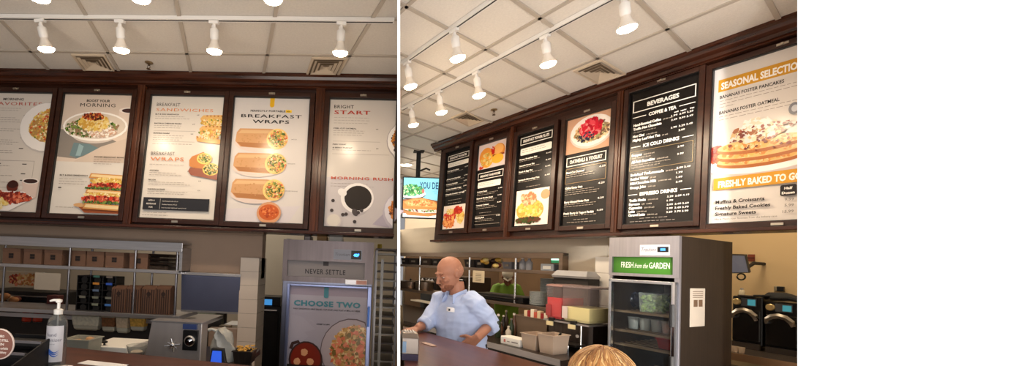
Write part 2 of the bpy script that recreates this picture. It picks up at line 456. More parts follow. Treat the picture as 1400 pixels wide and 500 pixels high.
def artL1(A):
    A.rect(0, 0, 1, 1, K(CREAM))
    A.text('MORNING', .30, .062, .024, K(INK), 'l', .215, .02); slab(A, 'FAVORITES', .18, .105, .034, K(RED), 'l', .50)
    A.lines(.03, .13, .62, 2, .018, K(GREY), .004)
    for y, n in ((.19, 3), (.285, 2), (.38, 3), (.47, 2)):
        A.lines(.03, y, .3, 1, .02, K(INK), .008); A.rect(.62, y, .68, y+.006, K(INK)); A.lines(.03, y+.022, .60, n, .018, K(GREY), .004)
    A.outline(.03, .575, .86, .80, .003, K(GREY))
    for y in (.60, .68, .735):
        A.lines(.06, y, .36, 1, .02, K(INK), .008); A.rect(.70, y, .76, y+.006, K(INK)); A.lines(.06, y+.02, .55, 1, .018, K(GREY), .004)
    A.ell(.96, .29, .37, .215, K((196, 188, 182))); A.ell(.955, .285, .36, .205, K((238, 232, 226)))
    A.scatter(.99, .28, .25, .14, EGG+EGG+BACON[1:2]+[(200, 96, 60), (226, 146, 96)], 150, .026)
    A.scatter(.88, .30, .16, .09, [(200, 80, 50), (230, 150, 90), (120, 130, 60)]+EGG, 60, .016)
    A.ell(.62, .79, .08, .05, K((96, 40, 28))); A.ell(.62, .775, .07, .03, K((60, 30, 24)))
    A.poly([(.74, .745), (.76, .88), (.95, .88), (.97, .745)][::-1], K((212, 190, 178))); A.ell(.855, .742, .115, .025, K((228, 218, 210))); A.ell(.855, .744, .095, .018, K((62, 44, 40)))
    A.ell(.735, .80, .04, .028, K((206, 190, 180))); A.ell(.738, .80, .02, .016, K(CREAM))
    A.poly([(.0, .87), (.0, .99), (.62, .99), (.93, .88), (.78, .83), (.2, .83)][::-1], K((236, 228, 222)))
    A.scatter(.62, .885, .28, .042, BACON, 110, .026); A.scatter(.3, .86, .25, .03, BACON, 60, .024); A.scatter(.33, .93, .26, .05, EGG, 100, .026)
def artL2(A):
    A.rect(0, 0, 1, .585, K((214, 196, 180))); A.rect(0, .57, 1, 1, K((216, 209, 200)))
    A.text('BOOST YOUR', .5, .062, .024, K(INK), 'c', .24, .03); slab(A, 'MORNING', .5, .104, .036, K(INK), 'c', .36)
    A.poly([(0, .30), (0, .53), (.28, .545), (.62, .47), (.85, .40), (.5, .30)][::-1], K((140, 132, 124)))
    A.poly([(.22, .41), (.18, .52), (.30, .54), (.60, .455), (.45, .42)][::-1], K((112, 134, 138))); A.poly([(.30, .42), (.27, .52), (.34, .52), (.37, .44)][::-1], K((146, 172, 176)))
    A.poly([(.62, .44), (1, .36), (1, .57), (.25, .57)][::-1], K((206, 188, 172)))
    A.poly([(-.0, .265), (0, .295), (.22, .235), (.22, .215)][::-1], K((196, 184, 176)))
    A.poly([(.82, .13), (.83, .30), (1, .30), (1, .13)][::-1], K((222, 204, 190))); A.ell(.95, .13, .13, .025, K((232, 220, 210))); A.ell(.96, .132, .10, .018, K((70, 48, 46)))
    A.ell(.5, .335, .33, .08, K((206, 194, 184))); A.ell(.5, .27, .47, .125, K((246, 240, 232))); A.ell(.5, .268, .44, .108, K((214, 200, 184)))
    A.scatter(.46, .285, .38, .08, GREEN+[(196, 176, 150), (150, 120, 90), (230, 220, 200)], 150, .022)
    A.scatter(.62, .32, .22, .05, [(244, 236, 224), (232, 214, 200), (206, 160, 130)], 60, .014)
    A.scatter(.48, .245, .22, .07, EGG, 130, .024); A.scatter(.47, .195, .16, .03, [(120, 46, 34), (190, 80, 44), (70, 40, 30), (220, 150, 70)], 60, .018)
    A.text('POWER BREAKFAST BOWL', .56, .535, .012, K(INK), 'l', .30, .03); A.lines(.56, .55, .40, 2, .016, K((150, 132, 120)), .004); A.lines(.56, .585, .3, 1, .016, K((150, 132, 120)), .004)
    A.text('BLT & EGG SANDWICH', .10, .692, .013, K(INK), 'l', .28, .03); A.lines(.10, .715, .42, 3, .02, K(GREY), .004); A.rect(.10, .785, .145, .793, K(INK))
    A.lines(.1, .945, .3, 1, .02, K(GREY), .004)
    # stacked sandwich
    def bread(a0, a1, b0, b1): 
        A.poly([(a0, b1), (a1, b1+.01), (a1, b0+.01), (a0+.02, b0)], K((200, 140, 80))); A.poly([(a0+.02, b1-.012), (a1, b1), (a1, b0+.018), (a0+.04, b0+.008)], K((232, 204, 152)))
    A.poly([(.40, .93), (.52, .985), (1, .985), (1, .93)][::-1], K((150, 78, 42))); A.ell(.44, .925, .09, .016, K((206, 160, 110)))
    bread(.52, 1, .665, .705); A.scatter(.80, .728, .26, .024, EGG, 70, .018); A.scatter(.78, .765, .26, .02, BACON+[(206, 60, 40)], 70, .02); A.scatter(.76, .788, .28, .012, GREEN, 40, .014)
    bread(.50, 1, .795, .83); A.scatter(.76, .845, .26, .02, EGG, 60, .018); A.scatter(.74, .875, .27, .022, BACON+[(206, 60, 40)], 80, .022); A.scatter(.74, .903, .28, .012, GREEN, 40, .014)
    bread(.50, 1, .91, .955)
def item(A, a, y, name, w, pr, n, lw=.45, c=INK, g=GREY, pa=None, h=.012):
    A.text(name, a, y, h, K(c), 'l', w, .03); A.text(pr, a+lw+.10 if pa is None else pa, y, h*.8, K(c), 'r', None, .02)
    A.lines(a, y+.012, lw, n, .017, K(g), .004)
def artL3(A):
    A.rect(0, 0, 1, 1, K((214, 206, 196)))
    A.text('BREAKFAST', .075, .085, .034, K(INK), 'l', .235, .0, sp=1.1); slab(A, 'SANDWICHES', .075, .127, .030, K(ORG), 'l', .57)
    item(A, .07, .158, 'BLT & EGG SANDWICH', .235, '6.49', 2, .50); item(A, .07, .235, 'BACON & CHEDDAR PANINI', .27, '6.49', 2, .45); item(A, .07, .317, 'MORNING PANINI', .16, '5.49', 3, .44)
    A.lines(.07, .397, .6, 1, .02, K(GREY), .004); A.rect(.07, .29, .64, .292, K(GREY)); A.rect(.07, .378, .64, .38, K(GREY))
    for b0 in (.155, .245): 
        A.poly([(.69, b0+.025), (.73, b0), (1, b0-.005), (1, b0+.035), (.70, b0+.045)][::-1], K((222, 176, 108)))
        for q in range(5): A.ell(.78+q*.05, b0+.005, .012, .006, K((176, 110, 60)))
        A.scatter(.86, b0+.058, .16, .026, EGG+[(232, 190, 130), (120, 130, 60), (214, 150, 90)], 80, .02)
    A.poly([(.66, .345), (.68, .375), (1, .395), (1, .355)][::-1], K((216, 160, 90))); A.scatter(.82, .34, .16, .012, BREAD+EGG, 40, .014)
    A.text('BREAKFAST', .075, .495, .034, K((90, 84, 80)), 'l', .235, .0, sp=1.1); slab(A, 'WRAPS', .075, .54, .036, K(ORG), 'l', .33)
    A.lines(.07, .57, .5, 1, .02, K(GREY), .003)
    item(A, .08, .625, 'AVOCADO', .09, '5.99', 2, .44); item(A, .08, .70, 'BACON', .07, '5.79', 2, .58, pa=.78); item(A, .08, .775, 'CHICKEN SAUSAGE', .17, '5.79', 2, .60, pa=.78)
    A.poly([(.63, .50), (.60, .53), (.61, .58), (.80, .615), (.86, .50), (.78, .46)][::-1], K((196, 128, 74))); A.ell(.80, .515, .10, .045, K((240, 206, 110)))
    A.scatter(.80, .512, .08, .035, EGG+GREEN, 60, .012)
    A.poly([(.62, .59), (.60, .62), (.64, .65), (1, .685), (1, .58), (.86, .60)][::-1], K((150, 92, 74))); A.ell(.90, .60, .11, .05, K((236, 196, 100))); A.scatter(.90, .60, .09, .04, EGG+GREEN+[(60, 50, 40)], 70, .012)
    A.rect(.045, .838, .92, .935, K((44, 44, 48))); A.rect(.27, .845, .273, .928, K(CREAM))
    for q, s_ in enumerate(('ADD A', 'BEVERAGE', 'FOR')): A.text(s_, .155, .866+q*.027, .014, K(CREAM), 'c', None, .03)
    for q, s_ in enumerate(('Hand-Roasted Coffee (20 oz)', 'Breakfast Potatoes (190 cal)', 'Fresh Fruit Salad with Greek Yogurt (110 cal)')): A.text(s_, .30, .868+q*.026, .009, K(CREAM), 'l', None, .01)
    A.lines(.05, .955, .35, 2, .02, K(GREY), .004)
def wrap(A, b, r=.080):
    A.ell(.36, b+.035, .32, r*.95, K((214, 196, 186)))
    pts = [(.10, b-r), (.50, b-r*1.02), (.66, b-r*.9), (.66, b+r*.95), (.45, b+r), (.12, b+r*.85), (.05, b+r*.3), (.06, b-r*.6)]
    A.poly(pts[::-1], K((198, 150, 104))); A.poly([(.08, b-r*.5), (.6, b-r*.55), (.6, b-r*.85), (.12, b-r*.85)], K((212, 172, 126)))
    A.poly([(.07, b+r*.4), (.14, b+r*.85), (.6, b+r*.95), (.62, b+r*.5)], K((170, 116, 72)))
    A.scatter(.3, b, .2, r*.6, [(186, 136, 88), (190, 144, 96)], 12, .014)
    A.ell(.60, b, .14, r*1.05, K((240, 196, 120))); A.scatter(.61, b, .12, r*.85, EGG+GREEN+[(206, 90, 60), (236, 150, 110)], 110, .014)
def artL4(A):
    A.rect(0, 0, 1, 1, K((210, 203, 198))); A.poly([(0, .9), (0, 1), (.8, 1), (.95, .86)], K((208, 200, 202)))
    A.rect(.47, .0, .53, .06, K((226, 176, 40))); A.ell(.50, .06, .03, .017, K((226, 176, 40)))
    A.text('PERFECTLY PORTABLE', .45, .115, .018, K(INK), 'c', .34, .02); A.rect(.685, .095, .765, .118, K((240, 196, 50))); A.text('NEW', .725, .113, .011, K(INK), 'c', None, .02)
    slab(A, 'BREAKFAST', .50, .163, .032, K(INK), 'c', .59, .01); slab(A, 'WRAPS', .50, .208, .032, K(INK), 'c', .36, .02)
    for b in (.335, .535, .745): wrap(A, b)
    A.text('BACON', .79, .345, .010, K(INK)); A.text('AVOCADO', .76, .54, .010, K(INK)); A.text('CHICKEN SAUSAGE', .74, .755, .010, K(INK))
    A.ell(.56, .925, .155, .085, K((206, 150, 110))); A.ell(.56, .92, .13, .062, K((196, 96, 48))); A.scatter(.56, .918, .1, .04, [(222, 130, 70), (200, 90, 44), (170, 70, 36)], 40, .016)
def artL5(A):
    k = .75/A.W   # the sheet is wider than what shows of it
    s = lambda a: a*k
    A.rect(0, 0, 1, 1, K((208, 201, 194))); A.rect(0, .62, 1, 1, K((198, 192, 194)))
    A.text('BRIGHT', s(.055), .072, .034, K((44, 40, 40)), 'l', .19, .01, sp=1.1); slab(A, 'START', s(.06), .118, .036, K(RED), 'l', .345, .02)
    A.lines(s(.06), .145, s(.48), 3, .022, K(GREY), .003)
    item(A, s(.06), .238, 'STEEL CUT OATMEAL', .22, '4.59', 3, s(.42), pa=s(.63)); A.rect(s(.06), .335, s(.66), .337, K(GREY))
    A.text('FRESH YOGURT', s(.06), .365, .011, K(INK), 'l', .13, .03); item(A, s(.06), .392, '& BERRY PARFAIT', .19, '4.59', 1, s(.58), pa=s(.64)); A.rect(s(.06), .435, s(.78), .437, K(GREY))
    A.ell(s(1.0), .325, s(.26), .16, K((168, 160, 160))); A.ell(s(1.0), .32, s(.25), .15, K((238, 234, 230))); A.scatter(s(1.0), .32, s(.2), .12, [(206, 130, 50), (232, 170, 80), (50, 40, 50), (180, 96, 40), (70, 50, 60)], 150, .02)
    slab(A, 'MORNING RUSH', s(.06), .635, .026, K((190, 84, 62)), 'l', .58, .02); A.text('1.99', s(.92), .66, .010, K(INK), 'l')
    A.lines(s(.06), .665, s(.55), 2, .022, K(GREY), .003)
    A.poly([(s(.82), .83), (s(.60), .97), (s(.80), .99), (s(.98), .86)][::-1], K((176, 168, 184)))
    A.ell(s(.38), .79, s(.20), .115, K((196, 190, 194))); A.ell(s(.40), .775, s(.205), .115, K((240, 236, 234))); A.ell(s(.41), .775, s(.17), .095, K((48, 42, 38)))
    A.ell(s(.21), .735, s(.06), .028, K((236, 232, 230)), rot=.6); A.ell(s(.38), .885, s(.035), .03, K((84, 76, 76)), rot=-.6)
    for a, b in ((.10, .80), (.09, .875), (.23, .905), (.27, .90), (.42, .885), (.38, .955), (.46, .87)): A.ell(s(a), b, s(.022), .013, K((70, 62, 62)))
    A.ell(s(.12), .955, s(.10), .055, K((204, 196, 196))); A.ell(s(.12), .95, s(.082), .045, K((216, 209, 200)))
    A.ell(s(1.02), .87, s(.30), .165, K((190, 184, 196))); A.ell(s(1.02), .86, s(.28), .15, K((226, 222, 230))); A.scatter(s(1.0), .86, s(.2), .11, [(200, 120, 60), (226, 150, 84), (170, 90, 44), (110, 70, 60)], 120, .022)
VL0, VL1 = .20, 1.425
RL5 = plane_x(543, 3.8, 2.4)-.012
cabL = surround(LR, TL, -4.25, RL5, 1.53, [(-2.295, -2.22), (-.53, -.445)], (0, 0), 'long dark cherry wood surround holding the five breakfast boards in the left room')
board(LR, TL, -3.925, -3.165, VL0, VL1, 'white morning favorites board, scrambled eggs plate, cropped at the far left edge', 'white breakfast menu boards', artL1)
board(LR, TL, -3.06, -2.35, VL0, VL1, 'boost your morning board with a grain bowl above a stacked sandwich', 'white breakfast menu boards', artL2)
board(LR, TL, -2.165, -1.425, VL0, VL1+.01, 'breakfast sandwiches and wraps board with orange headings and a black strip', 'white breakfast menu boards', artL3)
board(LR, TL, -1.333, -.585, VL0, VL1+.015, 'breakfast wraps board with three wraps in a column and a yellow tab', 'white breakfast menu boards', artL4)
board(LR, TL, -.40, RL5-.008, VL0, VL1+.03, 'bright start board with a cup of black coffee, beside the white partition', 'white breakfast menu boards', artL5, clipr=True)
# ================================================================== RIGHT BOARDS
SOFTW = (240, 234, 224); BK = (20, 16, 15); LG = (176, 166, 152)
def rhead(A, b0, b1, txt, h, w, bold=.04):
    A.outline(.05, b0, .93, b1, .008, K(SOFTW)); A.text(txt, .49, (b0+b1)/2+h/A.H/2, h, K(SOFTW), 'c', w, bold)
def ritem(A, y, name, w, pr=None, n=2, a=.06, lw=.6, h=.018, pa=.93):
    A.text(name, a, y, h, K(SOFTW), 'l', w*A.W, .05)
    if pr: A.text(pr, pa, y-.01, h*.8, K(SOFTW), 'r', .13*A.W, .02)
    A.lines(a, y+.012, lw, n, .019, K(LG), .004)
def fries(A, a, b, ra, rb, cols, n, sz): A.scatter(a, b, ra, rb, cols, n, sz)
def artR1(A):
    A.rect(0, 0, 1, 1, K(BK)); rhead(A, .045, .115, 'BREAKFAST FAVORITES', .026, .70*A.W)
    A.rrect(.07, .14, .93, .195, K(SOFTW), .01); A.lines(.11, .155, .7, 2, .018, K(GREY), .004)
    for y, nm, w in ((.25, 'Two Eggs Breakfast', .50), (.355, 'All American Scrambler', .60), (.42, 'Farmhouse Scrambler', .50), (.485, 'Anaheim Scrambler & Eggs', .66), (.55, 'Chilaquiles Scrambler with Eggs', .80)):
        ritem(A, y, nm, w, '6.99', 1, lw=.8, h=.016)
    A.lines(.2, .62, .6, 2, .04, K(LG), .005)
    A.rect(.04, .69, .97, .985, K((236, 222, 210)))
    A.scatter(.30, .90, .24, .06, [(222, 130, 70), (240, 170, 100), (200, 90, 50)], 60, .03); A.scatter(.35, .82, .26, .05, [(190, 40, 36), (222, 80, 60), (240, 180, 100)], 60, .028)
    A.scatter(.78, .84, .14, .08, EGG[:3], 70, .03); A.scatter(.66, .76, .18, .035, [(176, 40, 30), (206, 70, 44)], 40, .03); A.scatter(.35, .77, .14, .03, EGG, 30, .024)
def sandpic(A):
    A.rect(0, 0, 1, .30, K((226, 208, 206)))
    A.ell(.28, .15, .24, .10, K((232, 150, 60)), rot=-.7); A.ell(.34, .20, .22, .09, K((246, 180, 60)), rot=-.7); A.scatter(.30, .20, .16, .08, EGG[:3]+[(240, 160, 60)], 50, .03)
    A.ell(.72, .12, .21, .085, K((222, 140, 60))); A.ell(.70, .10, .18, .06, K((240, 176, 100))); A.rect(.52, .155, .92, .175, K((140, 60, 36)))
    A.ell(.70, .21, .20, .055, K((244, 184, 60))); A.scatter(.52, .10, .05, .04, [(196, 40, 30)], 14, .022); A.scatter(.14, .28, .06, .015, [(196, 70, 40)], 12, .02)
def artR2(A):
    A.rect(0, 0, 1, 1, K(BK)); sandpic(A); rhead(A, .345, .425, 'BREAKFAST SANDWICHES', .026, .70*A.W)
    A.rrect(.07, .455, .87, .525, K(SOFTW), .012); A.lines(.12, .47, .6, 2, .02, K(GREY), .004)
    for y, nm, w, p in ((.575, 'Anaheim Panini', .36, '5.99'), (.655, 'Bacon & Cheddar Panini', .58, '5.99'), (.735, 'Commuter Croissant', .46, '4.99')): ritem(A, y, nm, w, p, 2, lw=.75, h=.016)
    A.lines(.2, .82, .5, 1, .02, K(LG), .004); A.rect(.05, .855, .92, .858, K(LG)); ritem(A, .885, 'Morning Roll', .32, '3.99', 2, lw=.75, h=.016); A.rect(.05, .955, .92, .958, K(LG))
def artR3(A):
    A.rect(0, 0, 1, 1, K(BK)); rhead(A, .03, .11, 'BREAKFAST POWER FLATS', .030, .72*A.W)
    A.rrect(.07, .15, .93, .225, K(SOFTW), .014); A.lines(.12, .168, .74, 2, .022, K(GREY), .005)
    for y, nm, w in ((.275, 'Power Breakfast Flat', .5), (.345, 'Avocado Power Flat', .44), (.41, 'Steak & Egg Flat', .40), (.50, 'Spinach Morning Flat', .60)): ritem(A, y, nm, w, '6.49', 1, lw=.7, h=.015)
    A.lines(.3, .575, .4, 1, .02, K(LG), .004)
    A.rect(.04, .61, .95, .985, K((234, 222, 212))); A.ell(.85, .68, .12, .05, K((206, 150, 110)))
    A.ell(.45, .83, .38, .115, K((222, 170, 80))); A.scatter(.45, .82, .34, .09, EGG[:3]+[(240, 190, 80)], 120, .034); A.scatter(.42, .71, .2, .06, [(222, 150, 110), (206, 120, 80), (240, 190, 150)], 40, .034)
    A.scatter(.40, .93, .34, .025, [(60, 80, 30), (90, 50, 30), (50, 60, 24)], 60, .026)
def artR4(A):
    A.rect(0, 0, 1, 1, K(BK)); A.rect(.0, .0, 1, .33, K((206, 160, 130))); A.ell(.56, .16, .48, .15, K((216, 200, 190))); A.ell(.56, .15, .46, .14, K((244, 234, 226)))
    A.scatter(.58, .16, .38, .09, [(222, 190, 140), (236, 214, 170), (196, 150, 100), (120, 90, 70), (160, 170, 110)], 130, .022)
    A.scatter(.56, .13, .24, .075, [(206, 30, 50), (226, 70, 84), (180, 20, 40), (236, 130, 130)], 80, .034); A.scatter(.45, .2, .2, .04, [(50, 50, 70)], 12, .02)
    rhead(A, .365, .45, 'OATMEALS & YOGURT', .034, .72*A.W)
    A.outline(.05, .47, .94, .61, .003, K((170, 140, 90)))
    for y, nm, w, p, n in ((.515, 'Steel-Cut Oatmeal', .42, '4.29', 2), (.66, 'Chilled Swiss Oats', .40, '4.29', 3), (.79, 'Berry Almond Swiss Oats', .56, '4.29', 2), (.895, 'Fresh Berry & Yogurt Parfait', .68, '4.59', 1)): ritem(A, y, nm, w, p, n, lw=.78, h=.020)
    A.lines(.3, .945, .35, 1, .02, K(LG), .004); A.lines(.15, .968, .65, 1, .02, K(LG), .004)
def artR5(A):
    A.rect(0, 0, 1, 1, K(BK)); S = K(SOFTW); g = K(LG)
    A.outline(.045, .065, .955, .155, .008, S); A.text('BEVERAGES', .5, .128, .036, S, 'c', .46*A.W, .04)
    def hd(y, t, w):
        A.text(t, .50, y, .028, S, 'c', w*A.W, .04); A.rect(.05, y-.014, .50-w/2-.04, y-.009, S); A.rect(.50+w/2+.04, y-.014, .95, y-.009, S)
    def row(y, nm, w, pr, sm=None, ws=.1):
        q = A.text(nm, .07, y, .021, S, 'l', w*A.W, .05)
        if sm: A.text(sm, .07+w+.03, y, .010, g, 'l', ws*A.W, .02)
        for a, p in pr: A.text(p, a, y-.006, .014, S, 'r', .085*A.W, .02)
    hd(.205, 'COFFEE & TEA', .40)
    for a, t in ((.73, 'small'), (.84, 'regular'), (.94, 'large')): A.text(t, a, .232, .010, S, 'r', None, .05)
    row(.262, 'Hand-Roasted Coffee', .42, ((.72, '1.99'), (.83, '2.09'), (.93, '2.29')), '(0-20 cal)', .13)
    row(.292, 'Truffle Hot Chocolate', .43, ((.72, '2.49'), (.83, '2.99'), (.93, '3.49'))); A.text('with whipped cream (290-490 cal)', .07, .312, .009, g)
    row(.347, 'Hot Chai', .18, ((.72, '2.99'), (.83, '3.29'), (.93, '3.49')), '(170-290 cal)', .16); row(.377, 'Mighty Leaf Hot Tea', .42, ((.83, '2.09'),), '(0 cal)', .08)
    hd(.432, 'ICE COLD DRINKS', .52)
    A.outline(.045, .455, .95, .60, .003, K((150, 130, 90)))
    row(.492, 'Frappes', .16, ((.83, '3.99'),), '(360-510 cal)', .16); A.text('Vanilla • Caramel • Mocha', .07, .510, .010, g)
    row(.543, 'All-Fruit Smoothies', .36, ((.83, '3.99'),), '(250-310 cal)', .16); A.text('Pineapple Mango • Four Berry • Strawberry Banana', .07, .562, .010, g); A.text('Yogurt Protein Boost (40 cal)  add .99', .07, .580, .010, g)
    row(.640, 'Soda/Iced Tea/Lemonade', .50, ((.83, '2.09'), (.93, '2.49')), '(0-240 cal)', .16); row(.672, 'Bottled Water', .28, ((.83, '1.99'),), '(0 cal)', .08)
    row(.704, 'Milk/Chocolate Milk', .40, ((.83, '1.49'),), '(100/180 cal)', .18); row(.736, 'Orange Juice', .25, ((.83, '2.49'),), '(140 cal)', .11)
    hd(.792, 'ESPRESSO DRINKS', .54)
    for y, nm, w, p, c in ((.832, 'Truffle Mocha', .26, ('3.39', '3.89', '4.19'), '(310-460 cal)'), (.860, 'Espresso', .17, ('1.79',), '(5 cal)'), (.888, 'Cappuccino', .21, ('2.99', '3.49', '3.69'), '(60-120 cal)'), (.914, 'Latte', .10, ('2.99', '3.49', '3.79'), '(120-190 cal)'), (.940, 'Caramel Latte', .26, ('3.29', '3.79', '3.99'), '(220-340 cal)')):
        row(y, nm, w, list(zip((.72, .83, .93), p)), c, .15)
    A.lines(.25, .958, .4, 1, .02, g, .003); A.lines(.1, .98, .75, 1, .02, g, .003)
def artR6(A):
    k = .55/A.W; s = lambda a: a*k
    GOLD = (206, 148, 44)
    A.rect(0, 0, 1, 1, K((214, 206, 199)))
    A.rect(s(.05), .075, 1, .155, K(GOLD)); A.text('SEASONAL SELECTIONS', s(.08), .140, .050, K((250, 244, 234)), 'l', .455, .04)
    A.text('BANANAS FOSTER PANCAKES', s(.07), .200, .024, K(INK), 'l', .345, .02); A.lines(s(.07), .215, s(.92), 2, .02, K(GREY), .004); A.lines(s(.07), .255, s(.2), 1, .02, K(GREY), .004)
    A.text('BANANAS FOSTER OATMEAL', s(.07), .302, .024, K(INK), 'l', .325, .02); A.lines(s(.07), .317, s(.92), 2, .02, K(GREY), .004)
    A.ell(s(.49), .63, s(.62), .095, K((206, 190, 186))); A.ell(s(.49), .62, s(.60), .085, K((244, 238, 236)))
    A.scatter(s(.05), .56, s(.14), .05, [(150, 40, 34), (196, 84, 56), (120, 30, 26)], 60, .022)
    for b in (.615, .575, .53): 
        A.ell(s(.49), b+.014, s(.43), .042, K((168, 96, 44))); A.ell(s(.49), b, s(.42), .036, K((220, 178, 112))); A.scatter(s(.49), b, s(.36), .024, [(226, 170, 90), (206, 130, 60), (228, 196, 140)], 40, .022)
    A.scatter(s(.47), .46, s(.25), .05, [(226, 218, 206), (222, 206, 172), (214, 206, 200), (196, 164, 116), (150, 90, 56)], 120, .028); A.scatter(s(.45), .41, s(.14), .025, [(230, 226, 220), (216, 204, 180)], 40, .024)
    A.scatter(s(.6), .50, s(.42), .08, [(130, 50, 34), (110, 40, 26)], 26, .016)
    A.ell(s(.80), .37, s(.05), .035, K((110, 110, 118))); A.ell(s(.805), .37, s(.03), .02, K((190, 190, 196)))
    A.rect(s(.05), .715, 1, .790, K(GOLD)); A.text('FRESHLY BAKED TO GO', s(.10), .775, .046, K((250, 244, 234)), 'l', .43, .04)
    for y, t, w in ((.876, 'Muffins & Croissants', .265), (.914, 'Freshly Baked Cookies', .295), (.951, 'Signature Sweets', .225)): A.text(t, s(.08), y, .024, K(INK), 'l', w, .03)
    A.text('Mix & Match your favorites from the bakery case', s(.08), .978, .013, K((90, 84, 80)), 'l', .33, .0)
    A.rrect(s(.70), .80, s(.84), .862, K((40, 34, 34)), .01); A.text('Half', s(.77), .826, .016, K(SOFTW), 'c', None, .04); A.text('Dozen', s(.77), .852, .016, K(SOFTW), 'c', None, .04)
    for y, p in ((.890, '9.99'), (.923, '5.99'), (.958, '15.99')): A.text(p, s(.82), y, .018, K((130, 124, 120)), 'r', None, .02)
surR = surround(RR, TR, -4.66, -.70, 1.44, [(-3.375, -3.325), (-2.177, -2.127)], (1, 0), 'dark cherry wood surround with an overhanging crown holding the six boards in the right room')
GR = 'dark framed menu boards'
RU = -.72
board(RR, TR, -4.50, -4.03, .17, 1.285, 'black breakfast favorites board, leftmost of the right room, with photo at its foot', GR, artR1, fw=.05)
board(RR, TR, -3.895, -3.43, .205, 1.285, 'black breakfast sandwiches board with two orange sandwiches pictured on top', GR, artR2, fw=.05)
board(RR, TR, -3.275, -2.81, .235, 1.305, 'black breakfast power flats board with egg dish photo on its lower half', GR, artR3, fw=.045)
board(RR, TR, -2.685, -2.23, .225, 1.325, 'black oatmeals and yogurt board under a photo of strawberries in a bowl', GR, artR4, fw=.045)
board(RR, TR, -2.085, -1.57, .155, 1.345, 'tall black beverages board listing coffee, cold and espresso drinks with prices', GR, artR5, fw=.038)
board(RR, TR, -1.49, RU, .175, 1.375, 'white seasonal selections board with pancakes and two gold banners', GR, artR6, fw=.036, clipr=True)

# ================================================================== TRACK LIGHTS
WHM = mat((225, 222, 218), .4)
BULB = mat((255, 226, 186), .3, emit=45.0)
SPOTS = []
def track(name, R, y, x0, x1, z, label):
    t = thing(name, label, 'track rail', R, ((x0+x1)/2, y, z)); b = ((x0+x1)/2, y, z)
    MB(b).box(x0, x1, y-.018, y+.018, z, z+.028).build('rail', WHM, t)
    MB(b).box(x0+.01, x1-.01, y-.005, y+.005, z-.002, z-.0001).build('slot', BLACK, t)
    return t
ZT = 3.268
track('track_rail', LR, 2.90, -4.2, plane_x(543, 2.9, 3.3)-.02, ZT, 'white light track across the left ceiling carrying four lamps')
track('track_rail', LR, 2.30, -4.2, plane_x(543, 2.3, 3.3)-.02, ZT, 'white light track nearest the viewer on the left ceiling')
track('track_rail', RR, 2.0, rxl(2.0), -.9, ZT, 'upper white light track at the top left of the right room')
track('track_rail', RR, 2.62, rxl(2.62), -.95, ZT, 'long white light track nearest the right menu boards')
def make_lamp():
    t = thing('track_light', '', 'track light', WD, (0, 0, 0))
    mb = MB(); mb.box(-.035, .035, -.017, .017, -.022, .0); mb.cyl((0, 0, -.022), (0, 0, -.05), .012); mb.build('adapter', WHM, t, smooth=True)
    mb = MB(); mb.cyl((-.012, 0, -.03), (-.012, 0, -.075), .007, n=8); mb.cyl((.0, 0, -.045), (.0, -.0, -.06), .018); mb.build('arm', WHM, t, smooth=True)
    mb = MB(); mb.lathe((0, 0, -.12), [(.0, .068), (.026, .066), (.031, .060), (.031, .0), (.027, -.006), (.026, -.012)]); mb.build('socket', WHM, t, smooth=True)
    mb = MB(); mb.lathe((0, 0, -.2), [(.024, .07), (.027, .055), (.036, .03), (.050, .006), (.055, -.004)]); bu = mb.build('reflector_bulb', mat((226, 218, 208), .35), t, smooth=True)
    mb = MB(); mb.lathe((0, 0, -.2), [(.055, -.004), (.054, -.012), (.045, -.023), (.025, -.030), (.004, -.032)]); mb.build('lens', BULB, bu, smooth=True)
    return t
lamp0 = make_lamp(); lamp_used = [False]
def put_lamp(R, x, y, tiltx, tilty, label, z=ZT, grp='track lights'):
    loc = R.w((x, y, z))
    if not lamp_used[0]: o = lamp0; lamp_used[0] = True; o['group'] = grp
    else: o = dup(lamp0, loc, group=grp)
    o.location = loc; o.rotation_euler = (tiltx, tilty, R.a); o['label'] = label
    M = Euler((tiltx, tilty, R.a)).to_matrix(); tip = Vector(loc)+M@Vector((0, 0, -.25)); SPOTS.append((tip, M@Vector((0, 0, -1)), R))
# tilt about x sends the head away from the viewer (towards the boards)
for x, tx, ty, l in ((-2.513, .25, -.12, 'leftmost white track light of the left room, above the favorites board'), (-1.891, .22, .02, 'second track light from the left, above the grain bowl board'),
                     (-1.176, .22, .02, 'third track light from the left, above the breakfast sandwiches board'), (-.237, .22, .02, 'track light above the wooden pilaster, nearest the white partition in the left room')):
    put_lamp(LR, x, 2.90, tx, ty, l)
for x, l in ((-2.03, 'track light cut by the top edge of the photo, leftmost of its row'), (-1.40, 'track light cut by the top edge of the photo, middle of its row'), (-.60, 'track light cut by the top edge, beside the white partition')):
    put_lamp(LR, x, 2.30, .15, 0, l)
for x, y, l in ((-2.857, 2.0, 'track light hard against the white partition in the right room'), (-2.281, 2.0, 'track light on the upper track, left of the widest ceiling gap'),
                (-3.642, 2.62, 'farthest track light on the long track, near the television'), (-3.181, 2.62, 'second farthest track light on the long track'), (-2.682, 2.62, 'third farthest track light on the long track, below the crossing tiles'),
                (-1.998, 2.62, 'track light before the square ceiling vent in the right room'), (-1.453, 2.62, 'nearest track light at the top edge above the beverages board')):
    put_lamp(RR, x, y, .22, .0, l)
